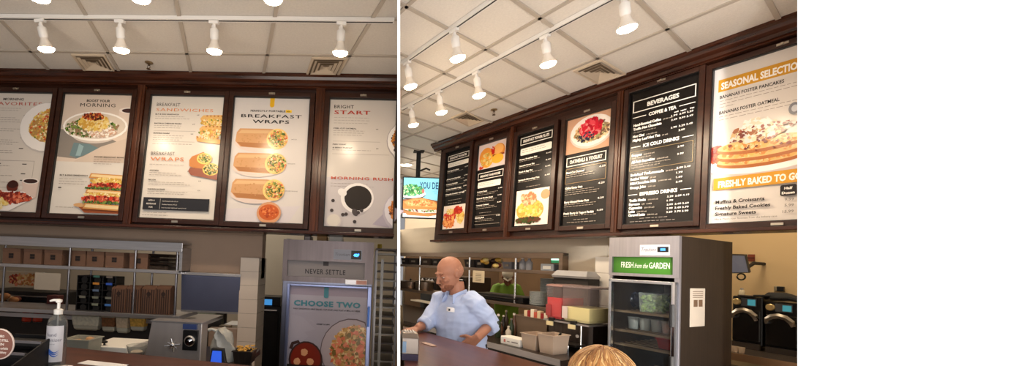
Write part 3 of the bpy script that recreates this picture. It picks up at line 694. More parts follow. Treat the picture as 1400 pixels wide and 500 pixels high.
# ================================================================== CEILING FITTINGS
VENT = mat((206, 190, 168), .45)
def vent(R, x, y, w, d, skew, label, grp='ceiling vents'):
    t = thing('ceiling_vent', label, 'ceiling vent', R, (x, y, ZC), group=grp)
    def q(mb, f0, f1, z0, z1):
        def c(f): return [(-w/2*f+skew*(-d/2*f), -d/2*f), (w/2*f+skew*(-d/2*f), -d/2*f), (w/2*f+skew*(d/2*f), d/2*f), (-w/2*f+skew*(d/2*f), d/2*f)]
        a, b = c(f0), c(f1)
        mb.rings([[(p[0], p[1], z0) for p in a], [(p[0], p[1], z1) for p in b]], cap=False)
    mb = MB(); q(mb, 1.0, 1.0, -.001, -.014); q(mb, 1.0, .88, -.014, -.016); q(mb, .88, .84, -.016, -.004); mb.build('outer_frame', VENT, t)
    mb = MB(); mb.prism([(-w/2*.86-skew*d/2*.86, -d/2*.86, -.0035), (w/2*.86-skew*d/2*.86, -d/2*.86, -.0035), (w/2*.86+skew*d/2*.86, d/2*.86, -.0035), (-w/2*.86+skew*d/2*.86, d/2*.86, -.0035)], (0, 0, .002)); mb.build('dark_throat', mat((120, 104, 86), .7), t)
    for f in (.76, .54, .32):
        mb = MB(); q(mb, f, f-.14, -.016, -.005); q(mb, f-.14, f-.13, -.005, -.007); q(mb, f-.13, f+.005, -.007, -.017); mb.build('louver_ring', VENT, t)
    mb = MB(); q(mb, .2, .02, -.016, -.008); mb.build('center_cap', VENT, t)
vent(LR, -2.60, 3.64, .315, .33, -.34, 'square ceiling vent above the grain bowl board, left room')
vent(LR, -.425, 3.65, .315, .36, -.30, 'square ceiling vent near the white partition, left room')
vent(RR, -2.165, 3.57, .25, .44, -.10, 'larger square ceiling vent above the oatmeals board, right room')
vent(RR, -3.665, 3.47, .26, .40, -.30, 'farther square ceiling vent above the breakfast favorites board')
def sprinkler(R, x, y, label):
    t = thing('fire_sprinkler', label, 'sprinkler', R, (x, y, ZC)); b = MB()
    b.lathe((0, 0, -.012), [(.036, .011), (.036, .006), (.026, .0), (.012, -.002)]).build('escutcheon', mat((150, 130, 100), .35, .8), t, smooth=True)
    b = MB(); b.cyl((0, 0, -.012), (0, 0, -.03), .008); b.loft([(-.009, 0, -.03), (-.014, 0, -.045), (-.004, 0, -.06)], .003, 6); b.loft([(.009, 0, -.03), (.014, 0, -.045), (.004, 0, -.06)], .003, 6)
    b.lathe((0, 0, -.064), [(.004, .006), (.018, .003), (.018, .0)]); b.build('head', mat((90, 70, 50), .4, .8), t, smooth=True)
sprinkler(LR, -2.06, 3.62, 'fire sprinkler on the left ceiling above the sandwiches board')
sprinkler(RR, -3.29, 3.50, 'fire sprinkler on the right ceiling above the power flats board')
t = thing('recessed_downlight', 'small round lit downlight in the far ceiling above the television', 'downlight', WD, (plane_x(553.5, 7.3, ZC)+.02, 7.3, ZC-.001))
MB().lathe((0, 0, 0), [(.14, -.001), (.14, -.012), (.11, -.014), (.105, -.004)], cap=False).build('trim_ring', WHM, t, smooth=True)
MB().lathe((0, 0, 0), [(.105, -.003), (.05, -.006), (.002, -.006)]).build('lens', mat((255, 240, 214), .4, emit=9), t)
# ================================================================== TELEVISION
tw = 6.25
pA, pB, pC = wpt(546, 241, tw), wpt(602, 247.5, tw), wpt(547, 296, tw)
tx0 = plane_x(547.2, tw, 2.6)+.03; tx1 = tx0+.74; zt1 = wpt(570, 241.5, tw)[2]; zb1 = wpt(570, 298.5, tw)[2]
t = thing('television', 'wall television hung from the ceiling showing a toasted sandwich and salad', 'television', WD, ((tx0+tx1)/2, tw, zb1), rz=0)
W = tx1-tx0; H = zt1-zb1
mb = MB(); mb.box(-W/2, W/2, .0, .05, 0, H); mb.build('casing', BLACK, t, bevel=.006)
mb = MB(); mb.box(-.12, .12, .05, .09, H*.35, H*.75); mb.build('mount_plate', BLACKM, t)
EM = lambda c: mat(tuple(c), .4, emit=.85)
_K = pm
def pm(c, rough=None): return EM(c)
A = Art(-W/2+.018, H-.018, W-.036, H-.036, -.001)
A.rect(0, 0, 1, 1, EM((150, 226, 240))); A.poly([(0, .55), (0, 1), (1, 1), (1, .62), (.5, .52)][::-1], EM((150, 92, 62))); A.poly([(0, .9), (0, 1), (.9, 1), (.8, .93)][::-1], EM((232, 230, 226)))
A.ell(.15, .42, .33, .13, EM((60, 44, 44))); A.ell(.15, .40, .33, .12, EM((236, 240, 236))); A.scatter(.16, .31, .26, .13, [(70, 150, 70), (40, 120, 60), (130, 200, 110), (90, 180, 130), (200, 230, 180)], 150, .03); A.ell(.42, .33, .03, .06, EM((206, 120, 110)))
A.poly([(.0, .60), (.0, .78), (.25, .86), (.80, .86), (.84, .74), (.70, .60), (.42, .50), (.2, .53)][::-1], EM((206, 140, 70))); A.poly([(.02, .62), (.1, .72), (.78, .74), (.66, .60), (.42, .52), (.2, .55)][::-1], EM((226, 168, 96))); A.scatter(.4, .64, .3, .07, [(190, 110, 50), (240, 196, 130), (206, 136, 70)], 40, .022)
A.poly([(0, .80), (.3, .90), (.82, .87), (.84, .80), (.5, .80)][::-1], EM((236, 226, 206))); A.scatter(.45, .83, .38, .02, [(120, 40, 50), (90, 130, 60), (240, 220, 200)], 40, .02); A.poly([(0, .84), (.1, .95), (.55, .97), (.80, .90), (.5, .9)][::-1], EM((190, 130, 70)))
A.text('YOU DECIDE', .34, .27, .10, EM((40, 72, 110)), 'l', W*.60, .02); A.text('SOUP, SALAD OR', .62, .35, .012, EM((80, 120, 150))); A.text('HALF SANDWICH', .66, .40, .014, EM((80, 120, 150)))
A.build(t, 'screen', 'screen_lettering')
pm = _K
t2 = thing('television_pole', 'dark ceiling pole holding the television', 'mounting pole', WD, (-.0+wpt(572, 225, tw+.14)[0], tw+.14, ZC))
MB().cyl((0, 0, -.001), (0, 0, -(ZC-zt1)-.12), .035).build('pole', BLACKM, t2, smooth=True)
MB().box(-.08, .08, -.06, .06, -.02, -.001).build('ceiling_plate', BLACKM, t2)
MB().loft([(.02, 0, -(ZC-zt1)+.12), (.12, -.02, -(ZC-zt1)+.16), (.18, 0, -(ZC-zt1)+.14)], .014, 8).build('cable_arm', BLACKM, t2, smooth=True)
# ================================================================== LEFT KITCHEN
def L(px, py, y): return LR.hit(px, py, y=y)
def Lrect(x0, y0, x1, y1, y):
    """room x0,x1,z0,z1 of a photo rectangle standing at depth y (mean of its edges)"""
    m, n = (x0+x1)/2, (y0+y1)/2
    return L(x0, n, y)[0], L(x1, n, y)[0], L(m, y1, y)[2], L(m, y0, y)[2]
# --- service shelf unit in the opening
ys = 3.92
sx0, sx1 = -4.25, L(249, 380, ys)[0]
zA = L(125, 334, ys)[2]; zB = L(125, 367, ys)[2]; zC = L(100, 427, ys)[2]; zD = .88
t = thing('service_shelf', 'long stainless service shelf with two lower decks in the left kitchen opening', 'shelf', LR, ((sx0+sx1)/2, ys+.2, 0)); b = ((sx0+sx1)/2, ys+.2, 0)
def deck(z, th, d0, d1, nm='deck'):
    MB(b).box(sx0, sx1, d0, d1, z-th/2, z+th/2).build(nm, STEEL, t, bevel=.004)
MB(b).box(sx0, sx1, ys-.02, ys+.38, zA+.035, zA+.05).build('top_panel', STEEL, t)
MB(b).box(sx0, sx1, ys-.03, ys-.015, zA-.04, zA+.05).build('top_fascia', STEEL, t, bevel=.003)
deck(zB, .035, ys-.02, ys+.36); deck(zC, .04, ys-.02, ys+.42)
for px in (-20, 96, 186, 243):
    x = L(max(px, 2), 345, ys)[0] if px > 0 else -3.9
    MB(b).cyl((x, ys+.0, zC), (x, ys+.0, zA), .012).build('post', STEELV, t, smooth=True)
    MB(b).cyl((x, ys+.33, zC), (x, ys+.33, zA), .012).build('post', STEELV, t, smooth=True)
MB(b).box(sx1-.03, sx1, ys-.02, ys+.36, zB, zA).build('end_plate', STEEL, t)
MB(b).box(sx0, sx1+.2, ys+.1, ys+.65, zD-.04, zD).build('lower_counter', STEEL, t); MB(b).box(sx0, sx1+.2, ys+.14, ys+.6, 0, zD-.04).build('lower_cabinet', DARK, t)
# --- catering boxes with dark emblem
BROWNB = mat((132, 98, 78), .75, noise=.08, nscale=10); LOGO = mat((44, 36, 34), .7)
def catbox(px, label, w=.185, dep=.24):
    x, z0 = L(px, 360, ys+.05)[0], zB+.0176; h = zA-.045-z0
    t = thing('catering_box', label, 'box', LR, (x, ys+.18, z0), group='catering boxes on the top shelf')
    m = MB(); m.box(-w/2, w/2, -.14, dep-.14, 0, h*.86); m.box(-w/2-.002, w/2+.002, -.1425, dep-.1375, h*.86-.035, h*.87)
    m.build('carton', BROWNB, t, bevel=.002)
    m = MB(); s = .0115
    for a in (-1, 1):
        for c in (-1, 1): m.box(a*s*1.1-s, a*s*1.1+s, -.1445, -.1426, h*.44+c*s*1.1-s, h*.44+c*s*1.1+s)
    m.build('emblem', LOGO, t)
for i, (px, l) in enumerate(((16, 'brown catering box at the left edge of the photo on the top shelf'), (45, 'brown catering box under the grain bowl board corner, second from the left edge'), (73, 'brown catering box third from the left edge, just left of the first post'),
              (107, 'brown catering box just right of the first shelf post'), (130, 'brown catering box in the middle of the top shelf'), (157, 'brown catering box left of the dark gap on the top shelf'), (190, 'last brown catering box beside the steel warmer'))):
    catbox(px, l)
t = thing('steel_tray_stack', 'stack of steel trays at the right end of the top shelf', 'trays', LR, (L(222, 360, ys+.1)[0], ys+.17, zB+.0176))
for i in range(4):
    m = MB(); m.rings([[(-.09, -.13, i*.04), (.09, -.13, i*.04), (.09, .13, i*.04), (-.09, .13, i*.04)], [(-.10, -.15, i*.04+.034), (.10, -.15, i*.04+.034), (.10, .15, i*.04+.034), (-.10, .15, i*.04+.034)]]); m.build('tray', STEELD, t)
# --- middle deck
x0, x1, z0, z1 = Lrect(48, 372, 83, 396, ys-.03)
t = MB(((x0+x1)/2, ys-.035, z0)).box(x0, x1, ys-.036, ys-.034, z0, z1-.006).build('notice_paper', mat((176, 166, 152), .8)); place(t, LR, ((x0+x1)/2, ys-.0355, z0)); tag(t, 'blank pale paper taped hanging from the middle rail of the service shelf', 'paper')
x0, x1, z0, z1 = Lrect(106, 377, 159, 428, ys+.05); z0 = zC+.021
t = thing('cup_lid_rack', 'black compartment rack of lids with small coloured tags on the middle deck', 'rack', LR, ((x0+x1)/2, ys+.08, z0)); W, H = x1-x0, z1-z0
m = MB(); 
for k in range(4): m.box(-W/2+k*(W-.01)/3, -W/2+k*(W-.01)/3+.01, -.05, .1, 0, H)
for k in range(6): m.box(-W/2, W/2, -.045, .1, k*(H-.01)/5, k*(H-.01)/5+.01)
m.box(-W/2, W/2, .09, .1, 0, H); m.build('frame', BLACK, t, bevel=.003)
for c in range(3):
    for r in range(5):
        m = MB(); cx = -W/2+(c+.5)*W/3; cz = (r+.35)*H/5
        m.cyl((cx, .08, cz+.005), (cx, -.035, cz+.005), .033, n=14); m.build('lid_sleeve', BLACKM, t, smooth=True)
for c, r, col in ((1, 3, (196, 130, 50)), (2, 3, (50, 90, 190)), (1, 1, (120, 124, 110)), (2, 1, (120, 120, 110)), (2, 0, (70, 120, 190)), (1, 0, (130, 136, 120)), (1, 4, (70, 120, 110)), (2, 4, (120, 110, 100)), (0, 1, (120, 120, 110)), (1, 2, (90, 110, 140))):
    cx = -W/2+(c+.5)*W/3; cz = (r+.35)*H/5+.03
    MB().box(cx-.032, cx+.032, -.053, -.0505, cz, cz+.022).build('tag', mat(col, .6), t)
BAGM = mat((104, 74, 58), .8); BAGD = mat((48, 34, 30), .8)
for i, (a, c, l) in enumerate(((153, 172, 'striped brown baguette bag upright beside the black lid rack'), (173, 192, 'striped brown baguette bag, second from the lid rack'), (194, 213, 'striped brown baguette bag right of the pair, taller'), (214, 233, 'striped brown baguette bag at the right end of the middle deck'))):
    x0, x1, z0, z1 = Lrect(a, 390, c, 434, ys+.02); z0 = zC+.021
    t = thing('baguette_bag', l, 'paper bag', LR, ((x0+x1)/2, ys+.1, z0), group='striped baguette bags'); W = x1-x0; H = z1-z0+.0
    m = MB(); m.rings([[(-W/2, -.09, 0), (W/2, -.09, 0), (W/2, .06, 0), (-W/2, .06, 0)], [(-W/2, -.092, H*.9), (W/2, -.092, H*.9), (W/2, .05, H*.9), (-W/2, .05, H*.9)], [(-W/2*.96, -.04, H), (W/2*.96, -.04, H), (W/2*.96, -.02, H), (-W/2*.96, -.02, H)]]); m.build('bag', BAGM, t)
    m = MB()
    for k in range(6): q = -W/2+W*(k+.6)/6.4; m.box(q-.0045, q+.0045, -.0945, -.0925, .005, H*(.62 if k in (2, 3) else .86))
    m.build('stripes', BAGD, t)
    m = MB(); m.loft([(0, -.0925, H*.70), (0, -.094, H*.70)], [.022, .022], 10); m.box(-.003, .003, -.0945, -.0925, H*.58, H*.84)
    m.build('printed_wheat_mark', BAGD, t)
# rear lit menu picture and food boards further back
t = thing('food_picture_panel', 'dim food photo panel on the kitchen back area behind the shelf', 'picture', LR, (L(28, 382, 4.7)[0], 4.7, L(28, 392, 4.7)[2]))
x0, x1, z0, z1 = Lrect(-14, 371, 47, 392, 4.7); W, H = x1-x0, z1-z0
A = Art(-W/2, H, W, H); A.rect(0, 0, 1, 1, pm((206, 186, 156), .6)); A.scatter(.45, .55, .22, .3, BACON+BREAD, 50, .03); A.scatter(.7, .5, .25, .35, BREAD+[(206, 100, 50), (230, 190, 150)], 60, .03); A.build(t, 'picture'); MB().box(-W/2, W/2, .002, .02, 0, H).build('panel_board', WHITE, t)
t = thing('cake_stand', 'dark round display of pastries standing at the left edge behind the shelf', 'pastry display', LR, (L(8, 405, 4.5)[0], 4.5, .88))
zt = L(8, 405, 4.5)[2]-.88
m = MB(); m.lathe((0, 0, 0), [(.12, 0), (.12, .02), (.02, .03), (.02, zt-.1), (.16, zt-.09), (.16, zt-.07)]); m.build('stand', BLACK, t, smooth=True)
for i in range(7): a = i*.9; MB().ell((.1*math.cos(a), .1*math.sin(a), zt-.035+(.05 if i > 4 else 0)), (.05, .045, .035), 10, 6).build('pastry', mat(((170, 110, 60), (120, 60, 40), (222, 190, 150))[i % 3], .7), t, smooth=True)
# black warming equipment and dark mass behind the lower deck
def appliance(name, label, R, x0, x1, y0, y1, z0, z1, m=BLACK, knobs=0, cat='kitchen equipment', door=True):
    t = thing(name, label, cat, R, ((x0+x1)/2, (y0+y1)/2, z0)); b = ((x0+x1)/2, (y0+y1)/2, z0)
    MB(b).box(x0, x1, y0, y1, z0, z1).build('body', m, t, bevel=.01)
    if door:
        MB(b).box(x0+.03, x1-.03, y0-.012, y0, z0+.05, z1-.07).build('door_panel', mat((30, 30, 32), .25), t, bevel=.004)
        MB(b).quadtube([(x0+.05, y0-.03, z1-.05), (x1-.05, y0-.03, z1-.05)], .014, .014).build('handle', STEEL, t)
    for k in range(knobs): xx = x0+.08+k*.09; MB(b).cyl((xx, y0-.02, z1-.03), (xx, y0, z1-.03), .014).build('knob', CHROME, t, smooth=True)
    return t
x0, x1, z0, z1 = Lrect(-30, 398, 78, 452, 4.7); appliance('warming_oven', 'long black warming oven low behind the left end of the service shelf', LR, x0, x1, 4.7, 5.2, 0, z1, knobs=3)
x0, x1, z0, z1 = Lrect(100, 430, 200, 470, 4.75); appliance('undercounter_cooler', 'dark cooler under the shelf behind the translucent tubs', LR, x0, x1, 4.8, 5.3, 0, z1, mat((52, 54, 66), .4))
x0, x1, z0, z1 = Lrect(84, 379, 108, 430, 4.9); appliance('slim_steel_cabinet', 'narrow steel cabinet behind the first shelf post', LR, x0, x1, 5.25, 5.5, 0, z1, STEELD, door=True)
x0, x1, z0, z1 = Lrect(240, 428, 290, 500, 5.0); appliance('tall_grey_cabinet', 'greenish grey cabinet behind the hanging blue steel panel', LR, x0, x1, 5.0, 5.5, 0, z1, mat((74, 78, 66), .6))
# jars below the lower deck
for px, l in ((38, 'red sauce jar, left of the pair below the service shelf'), (53, 'red sauce jar, right of the pair below the service shelf')):
    p = L(px, 455, 4.15); t = thing('sauce_jar', l, 'jar', LR, (L(px, 448, 4.08)[0], 4.08, zD)); h = L(px, 440, 4.08)[2]-zD
    MB().lathe((0, 0, 0), [(.05, 0), (.055, .01), (.055, h*.85), (.045, h*.92)]).build('glass_body', mat((176, 58, 38), .2), t, smooth=True)
    MB().lathe((0, 0, 0), [(.048, h*.92), (.05, h*.93), (.05, h), (.0475, h*1.01)]).build('lid', STEELD, t, smooth=True)
t = thing('red_condiment_rack', 'squat red and brown condiment rack low behind the sanitizer bottle', 'rack', LR, (L(68, 455, 4.3)[0], 4.35, zD))
MB().box(-.06, .06, -.05, .05, 0, .16).build('rack_body', mat((92, 34, 24), .5), t, bevel=.006); MB().box(-.065, .065, -.055, -.05, .05, .07).build('front_bar', STEELD, t)
# hanging translucent tubs
TUB = mat((206, 206, 190), .25, trans=.35, noise=.05)
def tub(px0, px1, py0, py1, label, cont, R=LR, y=3.98):
    x0, x1, z0, z1 = Lrect(px0, py0, px1, py1, y); z1 = zC-.022
    t = thing('food_tub', label, 'tub', R, ((x0+x1)/2, y+.1, z0)); W, H = x1-x0, z1-z0
    def rg(z, k): return [(-W/2*k, -.1*k, z), (W/2*k, -.1*k, z), (W/2*k, .1*k, z), (-W/2*k, .1*k, z)]
    m = MB(); m.rings([rg(0, .72), rg(H*.12, .84), rg(H*.92, .98), rg(H, 1.0)]); m.build('tub_body', TUB, t, bevel=.008)
    m = MB(); m.rings([rg(H*.3, .885), rg(H*.9, .985)])
    m.build('contents', cont, t, bevel=.006)
    m = MB(); m.box(-W/2*1.03, W/2*1.03, -.104, .104, H-.01, H); m.build('rim', mat((196, 196, 184), .4), t, bevel=.003)
tub(96, 135, 433, 452, 'wide translucent tub of pale food hanging under the lower deck', mat((216, 212, 190), .6, noise=.2, nscale=40))
tub(137, 156, 434, 454, 'small tub of dark brown food, left of the three under the deck', mat((120, 78, 44), .7, noise=.4, nscale=50))
tub(157, 174, 435, 456, 'small pale tub in the middle of the three under the deck', mat((200, 180, 150), .7, noise=.2, nscale=50))
tub(176, 197, 436, 453, 'small tub of yellow food, nearest the steel warmer', mat((206, 160, 70), .7, noise=.4, nscale=50))
# --- worktop things right behind the customer counter
yw_ = 2.55; zwk = .84
t = thing('prep_table', 'low dark prep table behind the left customer counter', 'table', LR, (-1.6, 2.75, 0)); b = (-1.6, 2.75, 0)
MB(b).box(-2.5, -.78, 2.2, 3.15, zwk-.04, zwk).build('table_top', STEELD, t, bevel=.004); MB(b).box(-2.45, -.83, 2.25, 3.1, 0, zwk-.04).build('cabinet', DARK, t)
x0, x1, z0, z1 = Lrect(116, 471, 172, 481, 2.7)
t = thing('cutting_board', 'white cutting board with a small dark knob on it', 'cutting board', LR, ((x0+x1)/2, 2.85, zwk)); W = x1-x0; H = L(145, 474, 2.7)[2]-zwk
MB().box(-W/2, W/2, -.14, .16, 0, H).build('board', WHITE, t, bevel=.006); MB().lathe((-.04, -.1, H), [(.008, 0), (.006, .012), (.02, .018), (.02, .026), (.008, .032)]).build('knob', BLACK, t, smooth=True)
x0, x1, z0, z1 = Lrect(86, 465, 121, 482, 2.55)
t = thing('bread_bin', 'translucent bin of bread pieces behind the sanitizer bottle', 'bin', LR, ((x0+x1)/2, 2.62, zwk)); W = x1-x0; H = z1-zwk
def rgb_(W, D, z, k): return [(-W/2*k, -D/2*k, z), (W/2*k, -D/2*k, z), (W/2*k, D/2*k, z), (-W/2*k, D/2*k, z)]
def open_bin(t, W, D, H, m, th=.006, k0=.85, nm='bin_body'):
    mb = MB(); mb.rings([rgb_(W, D, 0, k0), rgb_(W, D, H, 1), rgb_(W+.014, D+.014, H, 1), rgb_(W+.014, D+.014, H+.006, 1), rgb_(W-2*th, D-2*th, H+.006, 1), rgb_(W-2*th, D-2*th, .006, k0)]); return mb.build(nm, m, t)
open_bin(t, W, .14, H, TUB)
for i in range(9): MB().ell((random.uniform(-.3, .3)*W, random.uniform(-.04, .04), H*.8+random.uniform(-.01, .02)), (.024, .02, .016), 8, 5).build('bread_piece', mat((196, 150, 104), .8), t, smooth=True)
x0, x1, z0, z1 = Lrect(172, 472, 198, 486, 2.6)
t = thing('small_bowl', 'small clear bowl beside the stainless dispenser box', 'bowl', LR, ((x0+x1)/2, 2.62, zwk)); H = z1-zwk
MB().lathe((0, 0, 0), [(.03, 0), (.05, H*.5), (.065, H), (.061, H), (.046, H*.5), (.02, .006)]).build('bowl', CLEARP, t, smooth=True)
MB().ell((0, 0, H*.55), (.04, .04, .015), 10, 5).build('contents', mat((206, 190, 170), .7), t, smooth=True)
p = L(62, 470, 2.6); t = thing('juice_cup', 'small cup of yellow juice half hidden by the sanitizer bottle', 'cup', LR, (L(66, 470, 2.6)[0], 2.6, zwk)); h = L(66, 459, 2.6)[2]-zwk
MB().lathe((0, 0, 0), [(.02, 0), (.026, h*.7), (.022, h*.7)]).build('juice', mat((222, 150, 40), .3), t, smooth=True); MB().lathe((0, 0, 0), [(.0268, h*.68), (.03, h), (.028, h)]).build('cup_rim', mat((230, 224, 206), .4), t, smooth=True)
# stainless dispenser box with dial
yd = 2.5
a0, a1 = L(197, 465, yd)[0], L(275, 465, yd)[0]; q0, q1 = L(205, 440, yd)[0], L(275, 440, yd)[0]
zt = L(240, 441, yd)[2]
t = thing('stainless_dispenser', 'sloped stainless dispenser box with dial and star shaped reflection modelled in chrome', 'dispenser', LR, ((a0+a1)/2, yd+.15, zwk)); b = ((a0+a1)/2, yd+.15, zwk)
m = MB(b); m.prism([(a0, yd, zwk), (a1, yd, zwk), (q1, yd+.02, zt), (q0, yd+.02, zt)], (0, .10, 0)); m.build('body', mat((176, 166, 160), .34, .55, noise=.1, nscale=3, stretch=(4, 1, .3)), t, bevel=.006)
m = MB(b); m.box(q0-.005, q1+.005, yd+.012, yd+.125, zt, zt+.006); m.build('top_lip', STEEL, t)
def Lr(px0, py0, px1, py1, y): return Lrect(px0, py0, px1, py1, y)
x0, x1, z0, z1 = Lr(249, 452, 269, 479, yd-.01); MB(b).box(x0, x1, yd-.004, yd+.02, z0, z1).build('dial_plate', BLACK, t)
p = L(259, 466, yd-.02); m = MB(b); m.loft([(p[0], yd-.0, p[2]), (p[0], yd-.02, p[2]), (p[0], yd-.028, p[2])], [.031, .034, .026], 20); m.loft([(p[0], yd-.028, p[2]), (p[0], yd-.05, p[2])], [.012, .012], 12); m.build('dial', CHROME, t, smooth=True)
x0, x1, z0, z1 = Lr(250, 443, 269, 450, yd); MB(b).box(x0, x1, yd-.002, yd+.02, z0, z1).build('display', mat((60, 74, 120), .3), t)
p = L(235, 472, yd-.02); m = MB(b)  # star shaped reflection on the steel, modelled as chrome spokes
for k in range(8):
    a = k*math.pi/4+.2; r = .052 if k % 2 == 0 else .036
    m.loft([(p[0]+.012*math.cos(a), yd-.012, p[2]+.012*math.sin(a)), (p[0]+r*math.cos(a), yd-.014, p[2]+r*.8*math.sin(a))], [.006, .004], 8)
m.ell((p[0], yd-.014, p[2]), (.018, .014, .018), 12, 7); m.build('star_reflection', CHROME, t, smooth=True)
# blue payment screen, plastic bag, fries, phone
ye = 2.35
x0, x1, z0, z1 = Lrect(284, 479, 312, 495, ye)
t = thing('order_screen', 'small black order terminal with a glowing blue screen', 'screen', LR, ((x0+x1)/2, ye+.03, zwk)); W = x1-x0; H = z1-zwk
MB().prism([(-W/2, -.02, 0), (W/2, -.02, 0), (W*.1, .02, H), (-W/2, .02, H)], (0, .03, 0)).build('casing', BLACK, t, bevel=.003)
MB().prism([(-W*.42, -.021, H*.32), (W*.18, -.021, H*.32), (W*.02, .0185, H*.92), (-W*.42, .0185, H*.92)], (0, -.002, 0)).build('lit_screen', mat((40, 90, 220), .4, emit=.6), t)
MB().box(W*.36, W*.42, -.023, -.02, H*.15, H*.25).build('indicator_light', mat((80, 150, 255), .4, emit=3), t)
x0, x1, z0, z1 = Lrect(279, 455, 313, 490, 2.6)
t = thing('plastic_bag', 'crumpled clear plastic bag draped behind the blue order screen', 'bag', LR, ((x0+x1)/2, 2.75, zwk)); W = x1-x0; H = z1-zwk
m = MB(); R_ = []
for i in range(9):
    f = i/8; rr = W*(.40+.12*math.sin(f*3+1))*(1 if i < 8 else .5)
    R_.append([(rr*math.cos(a)*(1+.16*math.sin(3*a+i))-.3*W*f*f*.5, .06*math.sin(a)*(1+.2*math.sin(5*a+i)), H*f+.008*math.sin(4*a+i)) for a in [2*math.pi*k/20 for k in range(20)]])
m.rings(R_); m.build('bag_film', mat((196, 196, 190), .2, alpha=.8, bump=.6, nscale=25), t, smooth=True)
m = MB(); m.loft([(-W*.3, 0, H*.92), (-W*.55, 0, H*.98), (-W*.7, .0, H*.95)], [.014, .008, .012], 8); m.build('knotted_end', mat((206, 206, 200), .3), t, smooth=True)
x0, x1, z0, z1 = Lrect(303, 486, 332, 500, 2.45)
t = thing('wire_basket', 'shallow basket of golden chips at the foot of the tiled pier', 'basket', LR, ((x0+x1)/2-.01, 2.75, zwk)); W = (x1-x0); H = max(z1-zwk, .04)
open_bin(t, W, .12, H*.7, STEELD, nm='basket_body')
for i in range(26): a = random.uniform(0, 3); c_ = (random.uniform(-.4, .4)*W, random.uniform(-.045, .045), H*.75+random.uniform(-.01, .02)); MB().loft([(c_[0]-.015*math.cos(a), c_[1], c_[2]), (c_[0]+.015*math.cos(a), c_[1], c_[2]+.006)], .005, 6).build('chip', mat((222, 170, 80), .7), t)
x0, x1, z0, z1 = Lrect(296, 446, 312, 462, 4.4)
t = thing('wall_phone', 'tan box with a red button behind the plastic bag', 'intercom box', LR, ((x0+x1)/2, 4.45, 0)); 
MB().box(-(x1-x0)/2, (x1-x0)/2, 0, .08, z0, z1).build('box_body', mat((150, 130, 104), .6), t, bevel=.004); MB().box(-.01, .012, -.006, 0, z0+.04, z0+.055).build('button', mat((150, 50, 40), .5), t); MB().box(-.03, .03, .01, .07, 0, z0).build('pedestal', STEELD, t)
t = thing('rear_bench', 'rear steel bench with pans seen beside the tiled pier', 'bench', LR, (L(318, 470, 4.6)[0], 4.7, 0)); zz = L(318, 462, 4.45)[2]
MB().box(-.2, .14, -.25, .3, zz-.04, zz).build('bench_top', STEEL, t, bevel=.004); MB().box(-.18, .12, -.2, .28, 0, zz-.04).build('bench_base', DARK, t)
MB().box(-.08, .1, -.15, .1, zz, zz+.05).build('pan', mat((150, 90, 50), .4, .5), t, bevel=.01); MB().box(-.09, .13, -.16, .12, zz+.12, zz+.13).build('upper_ledge', WHITE, t)
MB().box(-.18, -.16, .1, .14, zz, zz+.4).build('ledge_support', STEELD, t)
# hanging blue-grey steel panel between shelf and pier
x0, x1, z0, z1 = Lrect(246, 377, 328, 427, 3.99)
t = thing('steel_hood_panel', 'blue grey stainless hood panel hanging left of the tiled pier', 'hood', LR, ((x0+x1)/2, 4.02, z0)); W = x1-x0-.012; H = z1-z0
PANM = mat((104, 110, 138), .32, .5, noise=.1, nscale=3)
MB().prism([(-W/2, 0, 0), (-W/2, -.03, H*.96), (-W/2, -.03, H), (-W/2, .06, H), (-W/2, .06, 0)], (W, 0, 0)).build('front_sheet', PANM, t)
MB().box(-W/2-.005, W/2+.005, -.036, .07, H, H+.03).build('top_rail', STEEL, t, bevel=.003); MB().box(-W/2, W/2, -.004, .0, -.006, .012).build('lower_hem', STEEL, t)
# black oven behind, between pier and refrigerator
x0, x1, z0, z1 = Lrect(350, 418, 383, 500, 5.0)
t = appliance('conveyor_oven', 'black oven with a blue display seen between pier and refrigerator', LR, x0-.1, x1, 5.0, 5.6, 0, z1, cat='oven'); 
b = ((x0-.1+x1)/2, 5.3, 0); a0, a1, c0, c1 = Lrect(355, 409, 371, 417, 4.98)
MB(b).box(x0-.08, x1-.02, 5.02, 5.3, z1, c1+.03).build('control_head', BLACK, t, bevel=.005); MB(b).box(a0, a1, 5.012, 5.02, c0, c1).build('display', mat((60, 130, 190), .4, emit=1.1), t)
# --- refrigerator, left room
yf = 3.72
x0, x1 = L(385, 400, yf)[0], L(509, 400, yf)[0]; zt = L(445, 329, yf)[2]
def fz(py, px=445): return L(px, py, yf)[2]
t = thing('reach_in_refrigerator', 'stainless upright refrigerator with a choose two poster on its door', 'refrigerator', LR, ((x0+x1)/2, yf+.37, 0)); b = ((x0+x1)/2, yf+.37, 0)
FRM = mat((132, 134, 152), .32, 1.0, noise=.12, nscale=6, stretch=(8, 8, .4))
zd = fz(389); zs0, zs1 = fz(379), fz(357)
m = MB(b); m.box(x0, x1, yf+.02, yf+.74, .12, zt); m.build('cabinet', FRM, t, bevel=.006)
m = MB(b)
xs0, xs1 = L(393, 367, yf)[0], L(499, 367, yf)[0]
for (c0, c1, d0, d1) in ((x0, xs0, fz(386), zt), (xs1, x1, fz(386), zt), (xs0, xs1, zs1, zt), (xs0, xs1, fz(386), zs0)): m.box(c0, c1, yf-.012, yf+.02, d0, d1)
m.build('header', mat((104, 94, 94), .3, .8, noise=.15, nscale=5, stretch=(8, 8, .4)), t)
A = Art(xs0-b[0], zs1, xs1-xs0, zs1-zs0, yf+.012-b[1]); A.rect(0, 0, 1, 1, mat((126, 120, 122), .4))
A.text('NEVER SETTLE', .49, .80, .042, mat((40, 38, 44), .5), 'c', (xs1-xs0)*.52, .02, sp=1.15); A.rect(.46, .02, .53, .28, mat((50, 44, 48), .5))
o = A.build(t, 'letter_board')
